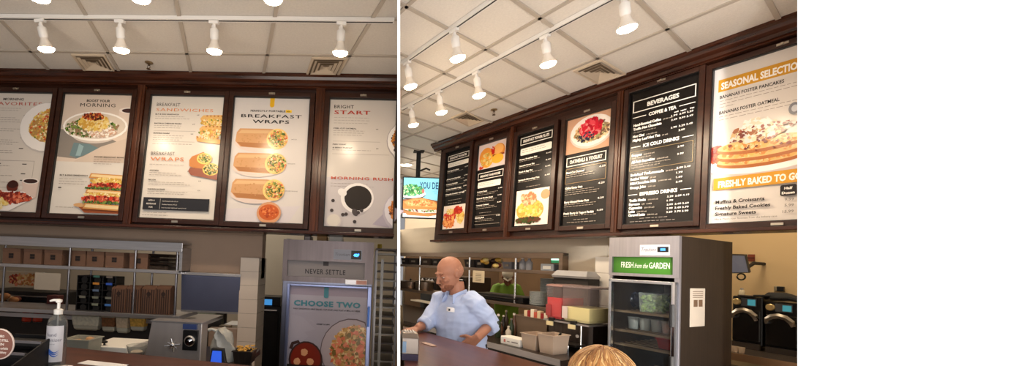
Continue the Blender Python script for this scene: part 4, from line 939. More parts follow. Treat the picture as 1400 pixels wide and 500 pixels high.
a0, a1, c0, c1 = Lrect(456, 341, 495, 355, yf-.014)
A = Art(a0-b[0], c1, a1-a0, c1-c0, yf-.0125-b[1]); A.rect(0, 0, 1, 1, mat((120, 124, 140), .3)); A.text('Traulsen', .06, .62, .026, mat((60, 62, 76), .3), 'l', (a1-a0)*.5, 0, .3)
A.rect(.62, .08, .97, .92, BLACK); A.text('40F', .80, .66, .026, mat((60, 150, 255), .4, emit=4.0), 'c', (a1-a0)*.2, .03); A.build(t, 'thermostat_plate')
a0, a1, c0, c1 = Lrect(472, 382, 502, 390, yf-.03); MB(b).box(a0, a1, yf-.055, yf-.012, c0+.006, c1).build('door_latch_block', STEEL, t, bevel=.003); MB(b).box(a0+(a1-a0)*.5, a1-.004, yf-.0565, yf-.0555, c0+.012, c1-.006).build('sticker', mat((196, 150, 140), .6), t)
# door
dx0, dx1 = L(391, 430, yf-.03)[0], L(507, 430, yf-.03)[0]; w = .028
m = MB(b)
for (c0, c1, d0, d1) in ((dx0, dx0+w, .15, zd), (dx1-w*1.3, dx1, .15, zd), (dx0+w, dx1-w*1.3, zd-w*.7, zd), (dx0+w, dx1-w*1.3, .15, .2)): m.box(c0, c1, yf-.045, yf-.0, d0, d1)
m.build('door_frame', mat((140, 150, 190), .3, .9), t, bevel=.004)
MB(b).box(dx0+w, dx1-w*1.3, yf-.02, yf, .2, zd-w*.7).build('door_panel', BLACKM, t)
W = dx1-w*1.3-dx0-w; H = zd-w*.7-.6
A = Art(dx0+w-b[0], zd-w*.7, W, H, yf-.024-b[1]); PW = mat((166, 162, 178), .4)
s = .71/H   # the poster's visible part measured in the photo
def h_(v): return v*s
A.rect(0, 0, 1, 1, PW); A.rect(0, 0, 1, h_(.11), mat((150, 140, 158), .4))
for q in range(9): A.poly([(random.random(), h_(random.uniform(.25, 1))), (random.random(), h_(random.uniform(.25, 1))), (random.random(), h_(random.uniform(.25, 1)))], mat((162, 158, 174), .4), up=True)
TEAL = mat((60, 128, 144), .4)
A.rect(.44, 0, .50, h_(.125), TEAL); A.ell(.47, h_(.125), .03, .012, TEAL)
A.text('CHOOSE TWO', .485, h_(.245), .045, TEAL, 'c', W*.86, .045, sp=1.1); A.text('HALF SANDWICH, HALF SALAD, CUP SOUP, HALF FLAT or MAC & CHEESE', .485, h_(.295), .014, mat((50, 46, 50), .5), 'c', W*.86, .02)
A.text('SHRIMP SCAMPI', .36, h_(.48), .012, mat((40, 38, 40), .5), 'l', None, .02); 
A.ell(.82, h_(.80), .40, h_(.42), mat((96, 84, 90), .5)); A.ell(.815, h_(.80), .385, h_(.405), mat((176, 166, 176), .4))
A.scatter(.86, h_(.80), .30, h_(.33), [(196, 156, 90), (212, 178, 116), (200, 150, 84), (214, 140, 96), (150, 116, 60), (236, 206, 150)], 420, .022)
A.scatter(.80, h_(.80), .26, h_(.28), [(226, 136, 104), (206, 110, 76), (120, 100, 50)], 34, .030)
A.poly([(.02, h_(.79)), (.05, h_(.71)), (.14, h_(.68)), (.16, h_(.71)), (.08, h_(.74)), (.06, h_(.80))][::-1], mat((56, 34, 32), .4))
A.ell(.24, h_(.93), .22, h_(.24), mat((52, 30, 28), .4)); A.ell(.24, h_(.92), .195, h_(.21), mat((120, 34, 20), .3))
for a, q in ((.22, .83), (.13, .95), (.30, .945)): A.ell(a, h_(q), .045, h_(.045), mat((206, 150, 110), .6), wob=.1)
A.build(t, 'door_poster')
MB(b).box(dx1-w*1.1, dx1-w*.4, yf-.075, yf-.045, L(505, 445, yf)[2], L(505, 418, yf)[2]).build('handle', mat((60, 90, 150), .3, .8), t, bevel=.004)
for k in (x0+.05, x1-.09): MB(b).box(k, k+.04, yf+.08, yf+.12, 0, .12).build('foot', BLACK, t)
MB(b).loft([(x0-.02, yf+.3, .0+.9), (x0-.035, yf+.3, zt-.1), (x0-.03, yf+.32, zt+.02), (x0+.01, yf+.34, zt+.012)], .008, 8).build('power_cable', mat((180, 176, 170), .5), t, smooth=True)
for a, c, l, m_ in ((414, 424, 'small steel pan standing on top of the left refrigerator', STEELD), (449, 468, 'pale box lying on top of the left refrigerator', WHITE), (432, 446, 'tan paper packet on top of the left refrigerator', mat((170, 134, 92), .8))):
    xa_, xb_ = L(a, 326, yf+.1)[0], L(c, 326, yf+.1)[0]
    o = MB().bevbox(-(xb_-xa_)/2, (xb_-xa_)/2, -.08, .08, 0, .05, .008).build('storage_box', m_); place(o, LR, ((xa_+xb_)/2, yf+.25, zt)); tag(o, l, 'box')
# --- wire rack right of the refrigerator
yr = 4.55; x0 = L(512, 400, yr)[0]; x1 = plane_x(543, yr+.5, .5)-.06
t = thing('tray_rack', 'tall steel rack of stacked trays between refrigerator and partition', 'rack', LR, ((x0+x1)/2, yr+.25, 0)); b = ((x0+x1)/2, yr+.25, 0); zt = L(525, 342, yr)[2]
for xx in (x0, x1-.02):
    for yy in (yr, yr+.45): MB(b).box(xx, xx+.02, yy, yy+.02, 0, zt).build('post', STEELV, t)
for k in range(16):
    z = .15+k*(zt-.2)/15; MB(b).box(x0+.021, x1-.021, yr+.02, yr+.44, z, z+.018).build('tray', mat((88, 82, 80), .4, .8) if k % 3 else mat((150, 146, 140), .4, .8), t)
MB(b).box(x0, x1, yr, yr+.47, zt, zt+.02).build('top_shelf', STEELD, t)
MB(b).box(x0+.06, x0+.09, yr-.012, yr-.001, .3, zt-.1).build('vertical_cover', mat((150, 148, 146), .35, .9), t)
o = MB().bevbox(-.025, .025, -.02, .02, 0, .05, .008).build('yellow_packet', mat((196, 170, 60), .6)); place(o, LR, (x0+.04, yr+.06, zt+.02)); tag(o, 'tiny yellow packet on top of the tray rack', 'packet')
# ---------------------------------------------------------------- left customer counter
zc = 1.07
def onC(px, py, z=zc): return LR.hit(px, py, z=z)
ye1 = 1.93; xe = plane_x(543, 1.3, 1.0)-.01
t = thing('left_customer_counter', 'dark red brown wooden customer counter in the left room', 'counter', LR, (-2.2, 1.45, 0)); t.name = 'customer_counter'; b = (-2.2, 1.45, 0)
xR = plane_x(543, ye1, zc)-.012; xN = plane_x(543, 1.16, zc)-.012
m = MB(b); m.prism([(-4.6, 1.05, zc-.045), (xN-.02, 1.05, zc-.045), (xN, 1.16, zc-.045), (plane_x(543, 1.70, zc)-.012, 1.70, zc-.045), (-4.6, 2.47, zc-.045)], (0, 0, .045)); m.build('counter_top', COUNTER, t, bevel=.004)
MB(b).box(-4.5, -.12, 1.25, 1.75, 0, zc-.045).build('counter_front', WOODD, t)
# sanitizer bottle
p = onC(76, 494); p[1] = 1.66; p = LR.hit(82, 470, y=1.66); px_ = p[0]
hb = LR.hit(80, 409, y=1.64)[2]-zc
t = thing('sanitizer_bottle', 'clear pump bottle of hand sanitizer with white label on the left counter', 'bottle', LR, (px_, 1.64, zc)); r = .036; hs = hb/1.30
m = MB(); m.lathe((0, 0, 0), [(r*.9, 0), (r, .006), (r, hs*.80), (r*.93, hs*.88), (r*.7, hs*.96), (.014, hs*1.0), (.014, hs*1.03)], 28); m.build('bottle_body', CLEARP, t, smooth=True)
m = MB(); m.lathe((0, 0, 0), [(.016, hs*1.01), (.0165, hs*1.10), (.012, hs*1.11), (.006, hs*1.12), (.006, hs*1.24)]); m.build('pump_collar', WHITE, t, smooth=True)
m = MB(); m.lathe((0, 0, 0), [(.008, hs*1.235), (.012, hs*1.25), (.012, hs*1.29), (.008, hs*1.30)]); m.loft([(.004, 0, hs*1.285), (-.02, -.004, hs*1.285), (-.034, -.006, hs*1.265)], [.006, .005, .0035], 8); m.build('pump_head', WHITE, t, smooth=True)
m = MB(); m.cyl((0, 0, .02), (0, 0, hs), .0025, n=8); m.build('dip_tube', WHITE, t)
m = MB(); rr = r+.0006; zz0, zz1 = hs*.10, hs*.80; ring = lambda z: [(rr*math.sin(a), -rr*math.cos(a), z) for a in [math.radians(-75+150*k/16) for k in range(17)]]
m.rings([ring(zz0), ring(zz1)], cap=False, close=False); lab = m.build('label', mat((214, 212, 216), .5), t, smooth=True)
m = MB(); 
def curv(x, z, e=.0012): a = x/rr; return ((rr+e)*math.sin(a), -(rr+e)*math.cos(a), z)
for txt, z, h, x, mm in (('HELLO', .70, .004, -.012, 0), ('hand', .60, .013, -.012, 0), ('sanitizer', .50, .013, -.02, 0), ('antibacterial', .44, .004, -.01, 0), ('33.8 fl oz', .18, .004, -.018, 0)):
    if txt == 'HELLO': continue
    V, F, a0, a1 = glyphs(txt); k = h/.7; m.add([curv(x+(vx-a0)*k, hs*z+vy*k) for vx, vy in V], F)
m.build('label_lettering', mat((110, 110, 124), .6), lab)
m = MB()
for off in (0, .008, .015):
    m.rings([[curv(-.034+.068*q/12, hs*.28+.012*math.sin(q*.5)+off-(.007 if j else 0)*(math.sin(q/12*3.14)), .0016) for q in range(13)] for j in (0, 1)], cap=False, close=False)
m.build('blue_wave_mark', mat((50, 100, 190), .5), lab)
# papers
for pts, l, n in ((((28, 500), (44, 496.5), (100, 499), (98, 502)), 'white sheet of paper at the foot of the sanitizer bottle', 0), (((106, 496), (120, 492), (176, 498), (165, 503)), 'white sheet of paper in the middle of the left counter', 1)):
    q = [LR.hit(*v, z=zc+.002) for v in pts]; c = sum(q)/4
    o = MB((c[0], c[1], zc)).prism([(v[0], v[1], zc+.0005) for v in q], (0, 0, .0012)).build('paper_sheet', mat((244, 242, 240), .6)); place(o, LR, (c[0], c[1], zc)); tag(o, l, 'paper')
# black tiered condiment holder
yb_ = 1.50
def Z(px, py, y=yb_): return LR.hit(px, py, y=y)
t = thing('cup_holder_rack', 'black stepped acrylic rack at the left edge of the counter', 'rack', LR, (Z(25, 480)[0], yb_+.05, zc)); b = (Z(25, 480)[0], yb_+.05, zc)
xL, xRr = Z(-30, 480)[0], Z(61, 480, 1.58)[0]
zt0 = Z(40, 457, 1.66)[2]
m = MB(b); m.prism([(xRr, yb_-.08, zc), (xRr, yb_+.16, zc), (xRr, yb_+.16, zt0), (xRr, yb_+.10, zt0), (xRr-.0, yb_-.08, zc+.045)], (-.006, 0, 0)); m.build('side_wall', BLACK, t)
for k, (yy, zz) in enumerate(((yb_-.08, zc+.03), (yb_+.01, zc+.075), (yb_+.075, zt0-.01))):
    m = MB(b); m.box(xL, xRr-.007, yy, yy+.085, zz-.02, zz-.004); m.build('step', BLACK, t, bevel=.002)
    m = MB(b); m.box(xL, xRr-.03+.01*k, yy-.004, yy, zz-.006, zz+.004); m.build('step_edge', mat((150, 146, 148), .25, .6), t)
    m = MB(b); m.box(xL, xRr-.012, yy+.03, yy+.036, zz-.06 if k else zc, zz-.004); m.build('riser', BLACKM, t)
m = MB(b); m.box(xL, xRr, yb_+.16, yb_+.166, zc, zt0); m.build('back_wall', BLACK, t)
# round sign
yy = 1.40; p = Z(-1, 470, yy); rr = abs(Z(19, 470, yy)[0]-p[0])
t = thing('round_counter_sign', 'round brown sign with white rim standing at the far left of the counter', 'sign', LR, (p[0], yy, zc))
zc_ = max(p[2]-zc, rr*.85)
m = MB(); m.loft([(0, .004, zc_), (0, -.0, zc_)], [rr, rr], 32); m.build('white_disc', mat((214, 196, 186), .5), t)
m = MB(); m.loft([(0, -.0, zc_), (0, -.0012, zc_)], [rr*.93, rr*.93], 32); d = m.build('brown_face', mat((122, 78, 66), .5), t)
m = MB()
for i, (s_, w_) in enumerate((('BE A HERO', .7), ('WE ARE STILL', 1.3), ('OPEN', .7), ('for takeout, curbside', 1.3), ('pickup and delivery', 1.1))):
    V, F, a0, a1 = glyphs(s_, .02); k = rr*w_/(a1-a0); k2 = .008/.7
    m.add([((vx-a0)*k-rr*w_/2, -.002, zc_+rr*.45-i*rr*.26+vy*k2) for vx, vy in V], F)
m.build('sign_lettering', mat((236, 224, 214), .5), d)
MB().box(-.03, .03, .004, .04, 0, .012).build('sign_foot', BLACK, t)
# ================================================================== RIGHT KITCHEN
def Q(px, py, y): return RR.hit(px, py, y=y)
def Rrect(x0, y0, x1, y1, y):
    m, n = (x0+x1)/2, (y0+y1)/2
    return Q(x0, n, y)[0], Q(x1, n, y)[0], Q(m, y1, y)[2], Q(m, y0, y)[2]
yO = 4.02
ox0, ox1 = Q(549, 380, yO)[0]-.3, Q(770, 380, yO)[0]
z1, z2, z3 = Q(700, 349, yO)[2], Q(700, 370, yO)[2], Q(700, 416, yO)[2]
t = thing('pass_through_shelf', 'long stainless framed shelf with two decks in the right kitchen opening', 'shelf', RR, ((ox0+ox1)/2, yO+.2, 0)); b = ((ox0+ox1)/2, yO+.2, 0)
RST = mat((150, 132, 118), .32, 1.0, noise=.15, nscale=5, stretch=(.5, .5, 8))
MB(b).box(ox0, ox1, yO-.02, yO, z1-.03, z1+.03).build('top_fascia', RST, t, bevel=.003)
MB(b).box(ox0, ox1, yO, yO+.36, z1+.01, z1+.03).build('top_panel', STEELD, t)
MB(b).box(ox0, ox1, yO-.02, yO+.34, z2-.018, z2+.018).build('deck', RST, t, bevel=.003)
MB(b).box(ox0, ox1+.1, yO-.02, yO+.36, z3-.02, z3+.02).build('deck', RST, t, bevel=.003)
MB(b).box(ox1-.04, ox1, yO-.02, yO+.34, z2, z1).build('end_plate', RST, t)
for px in (573, 641, 704): 
    p = Q(px, 375, yO); MB(b).cyl((p[0], yO+.01, z3), (p[0], yO+.01, z1), .013).build('post', CHROME, t, smooth=True)
# back counter
zb = .88; yk = 2.83
rleft = rxl(yk, .9)
t = thing('back_counter', 'dark stainless edged work counter below the pass-through', 'counter', RR, (-2.6, 3.4, 0)); b = (-2.6, 3.4, 0)
xbr = px0+.12
MB(b).prism([(max(rxl(yk, .9), -4.3)+.03, yk, zb-.04), (-1.2-.75, yk, zb-.04), (-1.2-.75, 3.95, zb-.04), (max(rxl(3.95, .9), -6.2)+.03, 3.95, zb-.04)], (0, 0, .04)).build('counter_top', mat((70, 58, 50), .3, .7, noise=.2), t)
MB(b).box(-3.6, -1.96, yk-.008, yk, zb-.045, zb+.004).build('steel_edge', STEEL, t)
MB(b).box(-3.5, -1.98, yk+.05, 3.9, 0, zb-.04).build('base_cabinet', DARK, t)
# crates along the top deck
for i, (a, c, w_) in enumerate(((548, 556, 0), (558, 572, 0), (575, 588, 1), (590, 600, 0), (634, 648, 0), (649, 662, 2), (686, 700, 3))):
    x0, x1, zz0, zz1 = Rrect(a, 355, c, 366, yO+.12); m_ = (mat((60, 52, 48), .7), mat((80, 66, 56), .7), mat((38, 34, 34), .7), mat((120, 118, 124), .5))[w_]
    h = (z1-z2)*(.55 if w_ != 3 else .45); W = abs(x1-x0)*.94
    t = thing('storage_crate', ('dark crate hard against the partition on the upper deck', 'dark crate left of the first steel post', 'brown crate right of the first steel post', 'dark crate right above the bald man on the upper deck', 'dark crate just right of the bald man on the upper deck', 'black crate left of the red and gold decoration', 'grey crate left of the second bare post')[i], 'crate', RR, ((x0+x1)/2, yO+.2, z2+.019), group='crates on the upper deck')
    open_bin(t, W, .16, h, m_, nm='crate_body'); MB().box(-W*.2, W*.2, -.086, -.08, h*.4, h*.7).build('label_plate', mat((150, 136, 120), .7), t)
for i, a in enumerate((713, 722)):
    x0, x1, zz0, zz1 = Rrect(a-4, 352, a+4, 366, yO+.1); h = (z1-z2)*.7
    t = thing('water_jug', ('clear water jug, left of the pair on the upper deck', 'clear water jug, right of the pair on the upper deck')[i], 'jug', RR, ((x0+x1)/2, yO+.12, z2+.019)); W = abs(x1-x0)
    MB().lathe((0, 0, 0), [(W*.45, 0), (W*.48, h*.1), (W*.48, h*.7), (W*.2, h*.9), (W*.2, h)]).build('jug_body', mat((180, 180, 186), .15, alpha=.75), t, smooth=True); MB().lathe((0, 0, 0), [(W*.22, h), (W*.22, h*1.06)]).build('cap', WHITE, t)
x0, x1, zz0, zz1 = Rrect(742, 361, 760, 371, yO+.1)
t = thing('napkin_box', 'pale blue grey box on the right end of the upper deck', 'box', RR, ((x0+x1)/2, yO+.12, z2+.019)); W = abs(x1-x0); MB().bevbox(-W/2, W/2, -.06, .06, 0, (z1-z2)*.42, .006).build('box_body', mat((150, 156, 164), .5), t); MB().box(-W*.3, W*.3, -.062, -.06, .02, (z1-z2)*.3).build('label', WHITE, t)
# exit-green lit sign far behind, and warm lit window strips
x0, x1, zz0, zz1 = Rrect(753, 351, 769, 360, 5.9)
t = thing('lit_sign', 'small green and white lit panel glimpsed at the right end of the opening', 'lit sign', RR, ((x0+x1)/2, 5.9, 0)); W = abs(x1-x0)
MB().box(-W/2, W/2, 0, .05, zz0, zz1).build('housing', DARK, t); MB().box(-W/2+.01, W/2-.01, -.003, -.0005, (zz0+zz1)/2, zz1-.01).build('lit_face', mat((190, 236, 220), .4, emit=1.4), t); MB().box(-W/2+.01, W/2-.01, -.003, -.0005, zz0+.01, (zz0+zz1)/2).build('green_face', mat((40, 120, 80), .4, emit=.6), t); MB().cyl((0, .03, 2.5), (0, .03, zz1), .01).build('hanger', DARK, t)
for i, (a, c) in enumerate(((562, 576), (577, 583), (585, 594), (626, 642))):
    x0, x1, zz0, zz1 = Rrect(a, 346, c, 351, 6.3)
    t = thing('ceiling_light_panel', ('lit panel at the back of the right kitchen, leftmost', 'short lit panel at the back of the right kitchen, second from the left', 'lit panel at the back of the kitchen, left of the bald man', 'lit panel at the back of the kitchen, right of the bald man')[i], 'light panel', RR, ((x0+x1)/2, 6.3, zz0)); W = abs(x1-x0); H = zz1-zz0
    MB().box(-W/2, W/2, 0, .05, 0, H).build('housing', DARK, t); MB().box(-W/2+.01, W/2-.01, -.004, -.0005, .01, H-.01).build('diffuser', mat((255, 232, 180), .4, emit=2.2), t)
# decoration strings (red and gold) on upper deck
x0, x1, zz0, zz1 = Rrect(662, 350, 684, 366, yO+.1)
t = thing('snack_bags', 'heap of red and gold snack bags on the upper deck', 'snacks', RR, ((x0+x1)/2, yO+.14, z2+.019)); W = abs(x1-x0); H = (z1-z2)*.75
for i in range(14): MB().ell((random.uniform(-.45, .45)*W, random.uniform(-.08, .06), random.uniform(.15, .85)*H), (.05, .03, .03), 8, 5).build('snack_bag', mat(((196, 150, 60), (150, 50, 36), (226, 196, 120), (60, 40, 34))[i % 4], .4), t, smooth=True)
# middle deck: black warmer, plates
x0, x1, _, _ = Rrect(655, 405, 722, 416, yO+.1)
t = thing('black_food_warmer', 'long low black food warmer on the lower deck before the green shirt', 'food warmer', RR, ((x0+x1)/2, yO+.15, z3+.021)); W = abs(x1-x0); MB().box(-W/2, W/2, -.14, .14, 0, .075).build('warmer_body', BLACK, t, bevel=.01); MB().quadtube([(-W*.4, -.16, .045), (W*.4, -.16, .045)], .015, .015).build('front_handle', DARK, t)
for k in (-.3, .3): MB().box(W*k, W*k+.02, -.168, -.14, .038, .052).build('handle_bracket', DARK, t)
PL = mat((150, 156, 158), .35)
def plates(px0_, px1_, pyt, label, y, n):
    a, c = Q(px0_, 405, y)[0], Q(px1_, 405, y)[0]; r = abs(c-a)/2*.95; H = Q((px0_+px1_)/2, pyt, y)[2]-z3-.021
    t = thing('plate_stack', label, 'plates', RR, ((a+c)/2, y+.02, z3+.021)); m = MB(); p = []
    for i in range(n):
        z = i*H/n; p += [(r*.92, z), (r, z+H/n*.6), (r, z+H/n*.72), (r*.94, z+H/n*.75)]
    m.lathe((0, 0, 0), p, 28); m.build('plates', PL, t, smooth=False)
plates(724, 745, 398, 'short stack of grey white plates on the lower deck', yO+.12, 9)
plates(738, 758, 380, 'tall stack of plates behind the red juice tank', yO+.3, 16)
# order tickets rail sheet
x0, x1, zz0, zz1 = Rrect(646, 372, 662, 386, yO-.03)
o = MB(((x0+x1)/2, 0, zz0)).box(x0, x1, -.001, .001, zz0, z2-.019).build('ticket_sheet', mat((206, 190, 160), .7)); place(o, RR, ((x0+x1)/2, yO-.026, zz0)); tag(o, 'cream printed ticket sheet hanging under the upper deck', 'paper')
m = MB((0, 0, 0))
for r_ in range(5): m.box(-.05, .05, -.0025, -.0012, .02+r_*.022, .026+r_*.022)
m.build('print_lines', mat((120, 104, 84), .7), o)
for i, (px, py, c_) in enumerate(((590, 378, (236, 206, 130)), (594, 378, (236, 206, 130)), (575, 366, (196, 70, 60)))):
    x0, x1, zz0, zz1 = Rrect(px-1.6, py-5, px+1.6, py+4, 4.6); 
    o = MB().bevbox(-abs(x1-x0)/2, abs(x1-x0)/2, -.02, .02, 0, zz1-zz0, .004).build('menu_card_holder', mat(c_, .6)); place(o, RR, ((x0+x1)/2, 4.3, z3+.021 if i < 2 else z2+.019)); tag(o, ('yellow upright card behind the lower deck, left', 'yellow upright card behind the lower deck, right', 'small red card on the upper deck near the first post')[i], 'card')
# steel vessels on lower deck left
for i, (a, c) in enumerate(((550, 569), (570, 588))):
    x0, x1, _, _ = Rrect(a, 395, c, 410, yO+.15); r = abs(x1-x0)*.46; H = Q(a, 383, yO+.15)[2]-z3
    t = thing('steel_stock_pot', ('steel stock pot next to the white partition', 'steel stock pot left of the bald man')[i], 'pot', RR, ((x0+x1)/2, yO+.17, z3+.021))
    MB().lathe((0, 0, 0), [(min(r, .17)*.96, 0), (min(r, .17), .02), (min(r, .17), H*.8), (min(r, .17)*1.05, H*.82), (min(r, .17)*.9, H*.9), (.02, H*.96)], 26).build('pot_body', mat((112, 96, 84), .35, .9), t, smooth=True)
    MB().lathe((0, 0, H*.95), [(.015, 0), (.022, .02), (.01, .03)]).build('lid_knob', BLACK, t, smooth=True)
# basket with bread on the back counter left
x0, x1, zz0, zz1 = Rrect(549, 425, 590, 440, 3.3)
t = thing('bread_basket', 'long tan basket of wrapped breads behind the bald man', 'basket', RR, (-3.55, 3.42, zb)); H = zz1-zb
open_bin(t, .62, .3, H, mat((150, 112, 78), .7, noise=.3, nscale=30), nm='basket_body')
for i in range(12): MB().ell((random.uniform(-.26, .26), random.uniform(-.1, .1), H+random.uniform(-.02, .03)), (.07, .04, .035), 10, 6).build('wrapped_bread', mat(((206, 176, 130), (170, 120, 74), (220, 206, 180), (60, 50, 44))[i % 4], .5), t, smooth=True)
# white shelf edge line
p = Q(570, 411, 3.75)
t = thing('serving_ledge', 'thin white edged ledge behind the bald man', 'ledge', RR, (-4.3, 3.85, 0)); MB().box(-.8, .55, -.06, .09, p[2]-.02, p[2]).build('ledge_top', mat((226, 214, 196), .5), t, bevel=.003)
for xx in (-.55, .4): MB().box(xx, xx+.03, 0, .06, zb, p[2]-.02).build('bracket', STEELD, t)
# juice dispenser -------------------------------------------------
yj = 3.25
a0, a1 = Q(744, 420, yj)[0], Q(805, 420, yj)[0]; xm = Q(766, 420, yj)[0]
zt0, zt1 = Q(780, 441, yj)[2], Q(780, 390, yj)[2]
t = thing('juice_dispenser', 'twin tank juice dispenser, red drink beside pale lemonade', 'drink dispenser', RR, ((a0+a1)/2, yj+.15, zb)); b = ((a0+a1)/2, yj+.15, zb)
dp = .36
MB(b).box(a0, a1, yj+.06, yj+dp, zb+.03, zt0-.01).build('steel_cabinet', STEELD, t, bevel=.006)
MB(b).box(a0-.005, a1+.005, yj-.0, yj+dp, zt0-.012, zt0).build('tank_deck', STEEL, t)
for x in (a0+.01, a1-.03):
    for y in (yj+.08, yj+dp-.04): MB(b).cyl((x, y, zb), (x, y, zb+.03), .012).build('foot', BLACK, t)
MB(b).cyl((Q(792, 460, yj-.02)[0], yj+.0, zb), (Q(792, 460, yj-.02)[0], yj, zt0-.012), .008).build('front_post', CHROME, t, smooth=True)
MB(b).box(a0, a1-.05, yj-.08, yj+.055, zb+.05, zb+.065).build('drip_tray', STEELD, t)
for x in (a0+.05, a0+.16, a1-.12): MB(b).cyl((x, yj-.07, zb), (x, yj-.07, zb+.05), .006).build('tray_leg', CHROME, t, smooth=True)
MB(b).loft([(Q(783, 476, yj)[0], yj+.059, zb+.12), (Q(783, 476, yj)[0], yj+.055, zb+.12)], [.014, .014], 16).build('round_badge', mat((200, 190, 180), .3), t)
for (c0, c1, lf, col, nm) in ((a0+.004, xm-.004, .62, (196, 24, 34), 'red_drink'), (xm+.004, a1-.004, .42, (226, 216, 150), 'lemonade')):
    w = c1-c0; cx = (c0+c1)/2; H = zt1-zt0
    def rg(z, i, cx=cx, w=w): return [(cx-w/2+i, yj+.02+i, z), (cx+w/2-i, yj+.02+i, z), (cx+w/2-i, yj+dp-.02-i, z), (cx-w/2+i, yj+dp-.02-i, z)]
    MB(b).rings([rg(zt0+.004, .012), rg(zt0+.03, .002), rg(zt0+H*.93, .0), rg(zt0+H*.93, .004)], cap=True).build('tank', mat((196, 176, 172), .08, alpha=.14, spec=.5), t, bevel=.006)
    MB(b).rings([rg(zt0+.008, .016), rg(zt0+.03, .008), rg(zt0+H*lf, .006)]).build(nm, mat(col, .15, spec=.6), t, bevel=.004)
    MB(b).rings([rg(zt0+H*.93, -.004), rg(zt0+H*.97, -.004), rg(zt0+H, .02)]).build('tank_lid', mat((176, 140, 132) if nm == 'red_drink' else (140, 124, 122), .2, alpha=.7), t, bevel=.004)
    MB(b).box(cx-.02, cx+.02, yj-.02, yj+.019, zt0-.03, zt0+.02).build('tap', BLACK, t, bevel=.004)
    MB(b).box(c0+.004, c0+.05, yj+.012, yj+.0185, zt0+.03, zt0+.13).build('flavour_card', mat((206, 190, 184) if nm != 'red_drink' else (150, 60, 60), .5), t)
    MB(b).box(cx-.03, cx+.03, yj-.03, yj-.02, zt0-.045, zt0-.01).build('tap_tag', mat((222, 206, 160), .5), t)
x0, x1, zz0, zz1 = Rrect(764, 373, 811, 388, 3.86)
t2 = thing('steel_hopper', 'brushed steel hopper box behind the lemonade tank', 'equipment', RR, (((x0+x1)/2), 3.86, zb)); W = abs(x1-x0)
MB().box(-W/2, W/2, -.08, .1, 0, zz1-zb-.05).build('hopper_body', DARK, t2); MB().rings([rgb_(W, .2, zz1-zb-.05, 1), rgb_(W*1.02, .22, zz1-zb-.03, 1), rgb_(W*.9, .12, zz1-zb+.02, 1)]).build('steel_lid', mat((190, 190, 192), .4, .4), t2)
# bins on the back counter
def bin_r(px0_, px1_, pyt, label, y, D, m_, name='storage_bin'):
    a, c = Q(px0_, 470, y)[0], Q(px1_, 470, y)[0]; H = Q((px0_+px1_)/2, pyt, y)[2]-zb
    t = thing(name, label, 'bin', RR, ((a+c)/2, y+D/2, zb)); open_bin(t, abs(c-a), D, H, m_, k0=.84); return t, abs(c-a), H
BINM = mat((214, 190, 168), .35, trans=.25)
t, W, H = bin_r(712, 732, 457, 'translucent tan bin, left of the pair on the back counter', 2.92, .2, BINM)
t, W, H = bin_r(735, 756, 458, 'translucent tan bin, right of the pair with a dark scoop', 2.92, .2, BINM)
MB().loft([(-.02, 0, H*.3), (.05, .02, H*1.15)], [.012, .008], 8).build('scoop_handle', BLACK, t, smooth=True)
t, W, H = bin_r(702, 748, 434, 'long smoked tray behind the two tan bins', 3.35, .25, mat((132, 112, 94), .3, .3), 'long_tray')
for i in range(8): MB().box(-W*.4+i*W*.1, -W*.4+i*W*.1+.035, -.03, .02, .01, H+random.uniform(.03, .07)).build('sachet_pack', mat(((222, 206, 170), (150, 40, 40), (236, 226, 206), (196, 90, 70))[i % 4], .6), t)
a, c = Q(683, 468, 2.9)[0], Q(709, 470, 2.9)[0]
t = thing('white_glove_box', 'white printed carton lying on the back counter', 'carton', RR, ((a+c)/2, 2.97, zb)); W = abs(c-a); MB().bevbox(-W/2, W/2, -.06, .06, 0, .065, .004).build('carton_body', WHITE, t)
A = Art(-W/2, .06, W, .055, -.0605); A.rect(.18, .3, .28, .75, mat((206, 120, 110), .5)); A.rect(.60, .45, .92, .6, mat((120, 110, 110), .5)); A.rect(.36, .5, .5, .62, mat((150, 140, 136), .5)); A.build(t, 'carton_print')
for (x0_, x1_, y0_, y1_, zt_, l) in ((-6.1, -5.65, 4.75, 5.3, 1.30, 'dark range standing far back in the right kitchen, nearest the partition'), (-5.55, -4.98, 4.8, 5.35, 1.36, 'dark steel cabinet behind the bald man in the right kitchen'), (-3.45, -2.75, 4.9, 5.4, 1.28, 'dark cabinet behind the plate stacks in the right kitchen')):
    appliance('kitchen_range', l, RR, x0_, x1_, y0_, y1_, 0, zt_, mat((70, 56, 46), .4, .5), knobs=4)
# clutter of small bottles on the back counter
n = 0
for i in range(16):
    px_ = 652+i*3.6; y = 3.15+.12*(i % 4)+.05*math.sin(i*2.1); x = Q(px_, 450, y)[0]; h = .12+.05*((i*7) % 3)
    if x < -3.15: continue
    col = ((40, 34, 30), (60, 50, 42), (196, 186, 170), (50, 60, 40), (90, 60, 40))[i % 5]
    if i == 0 or n == 0:
        base_o = None
    t = thing('syrup_bottle', '', 'bottle', RR, (x, y, zb), group='small bottles on the back counter')
    t['label'] = 'one of the small dark bottles crowded behind the bald man on the back counter'
    MB().lathe((0, 0, 0), [(.024, 0), (.026, .01), (.026, h*.6), (.010, h*.78), (.010, h*.92)]).build('bottle_body', mat(col, .2), t, smooth=True)
    MB().lathe((0, 0, 0), [(.012, h*.92), (.012, h), (.006, h*1.01)]).build('cap', mat(((210, 200, 186), (120, 110, 100))[i % 2], .4), t, smooth=True); n += 1
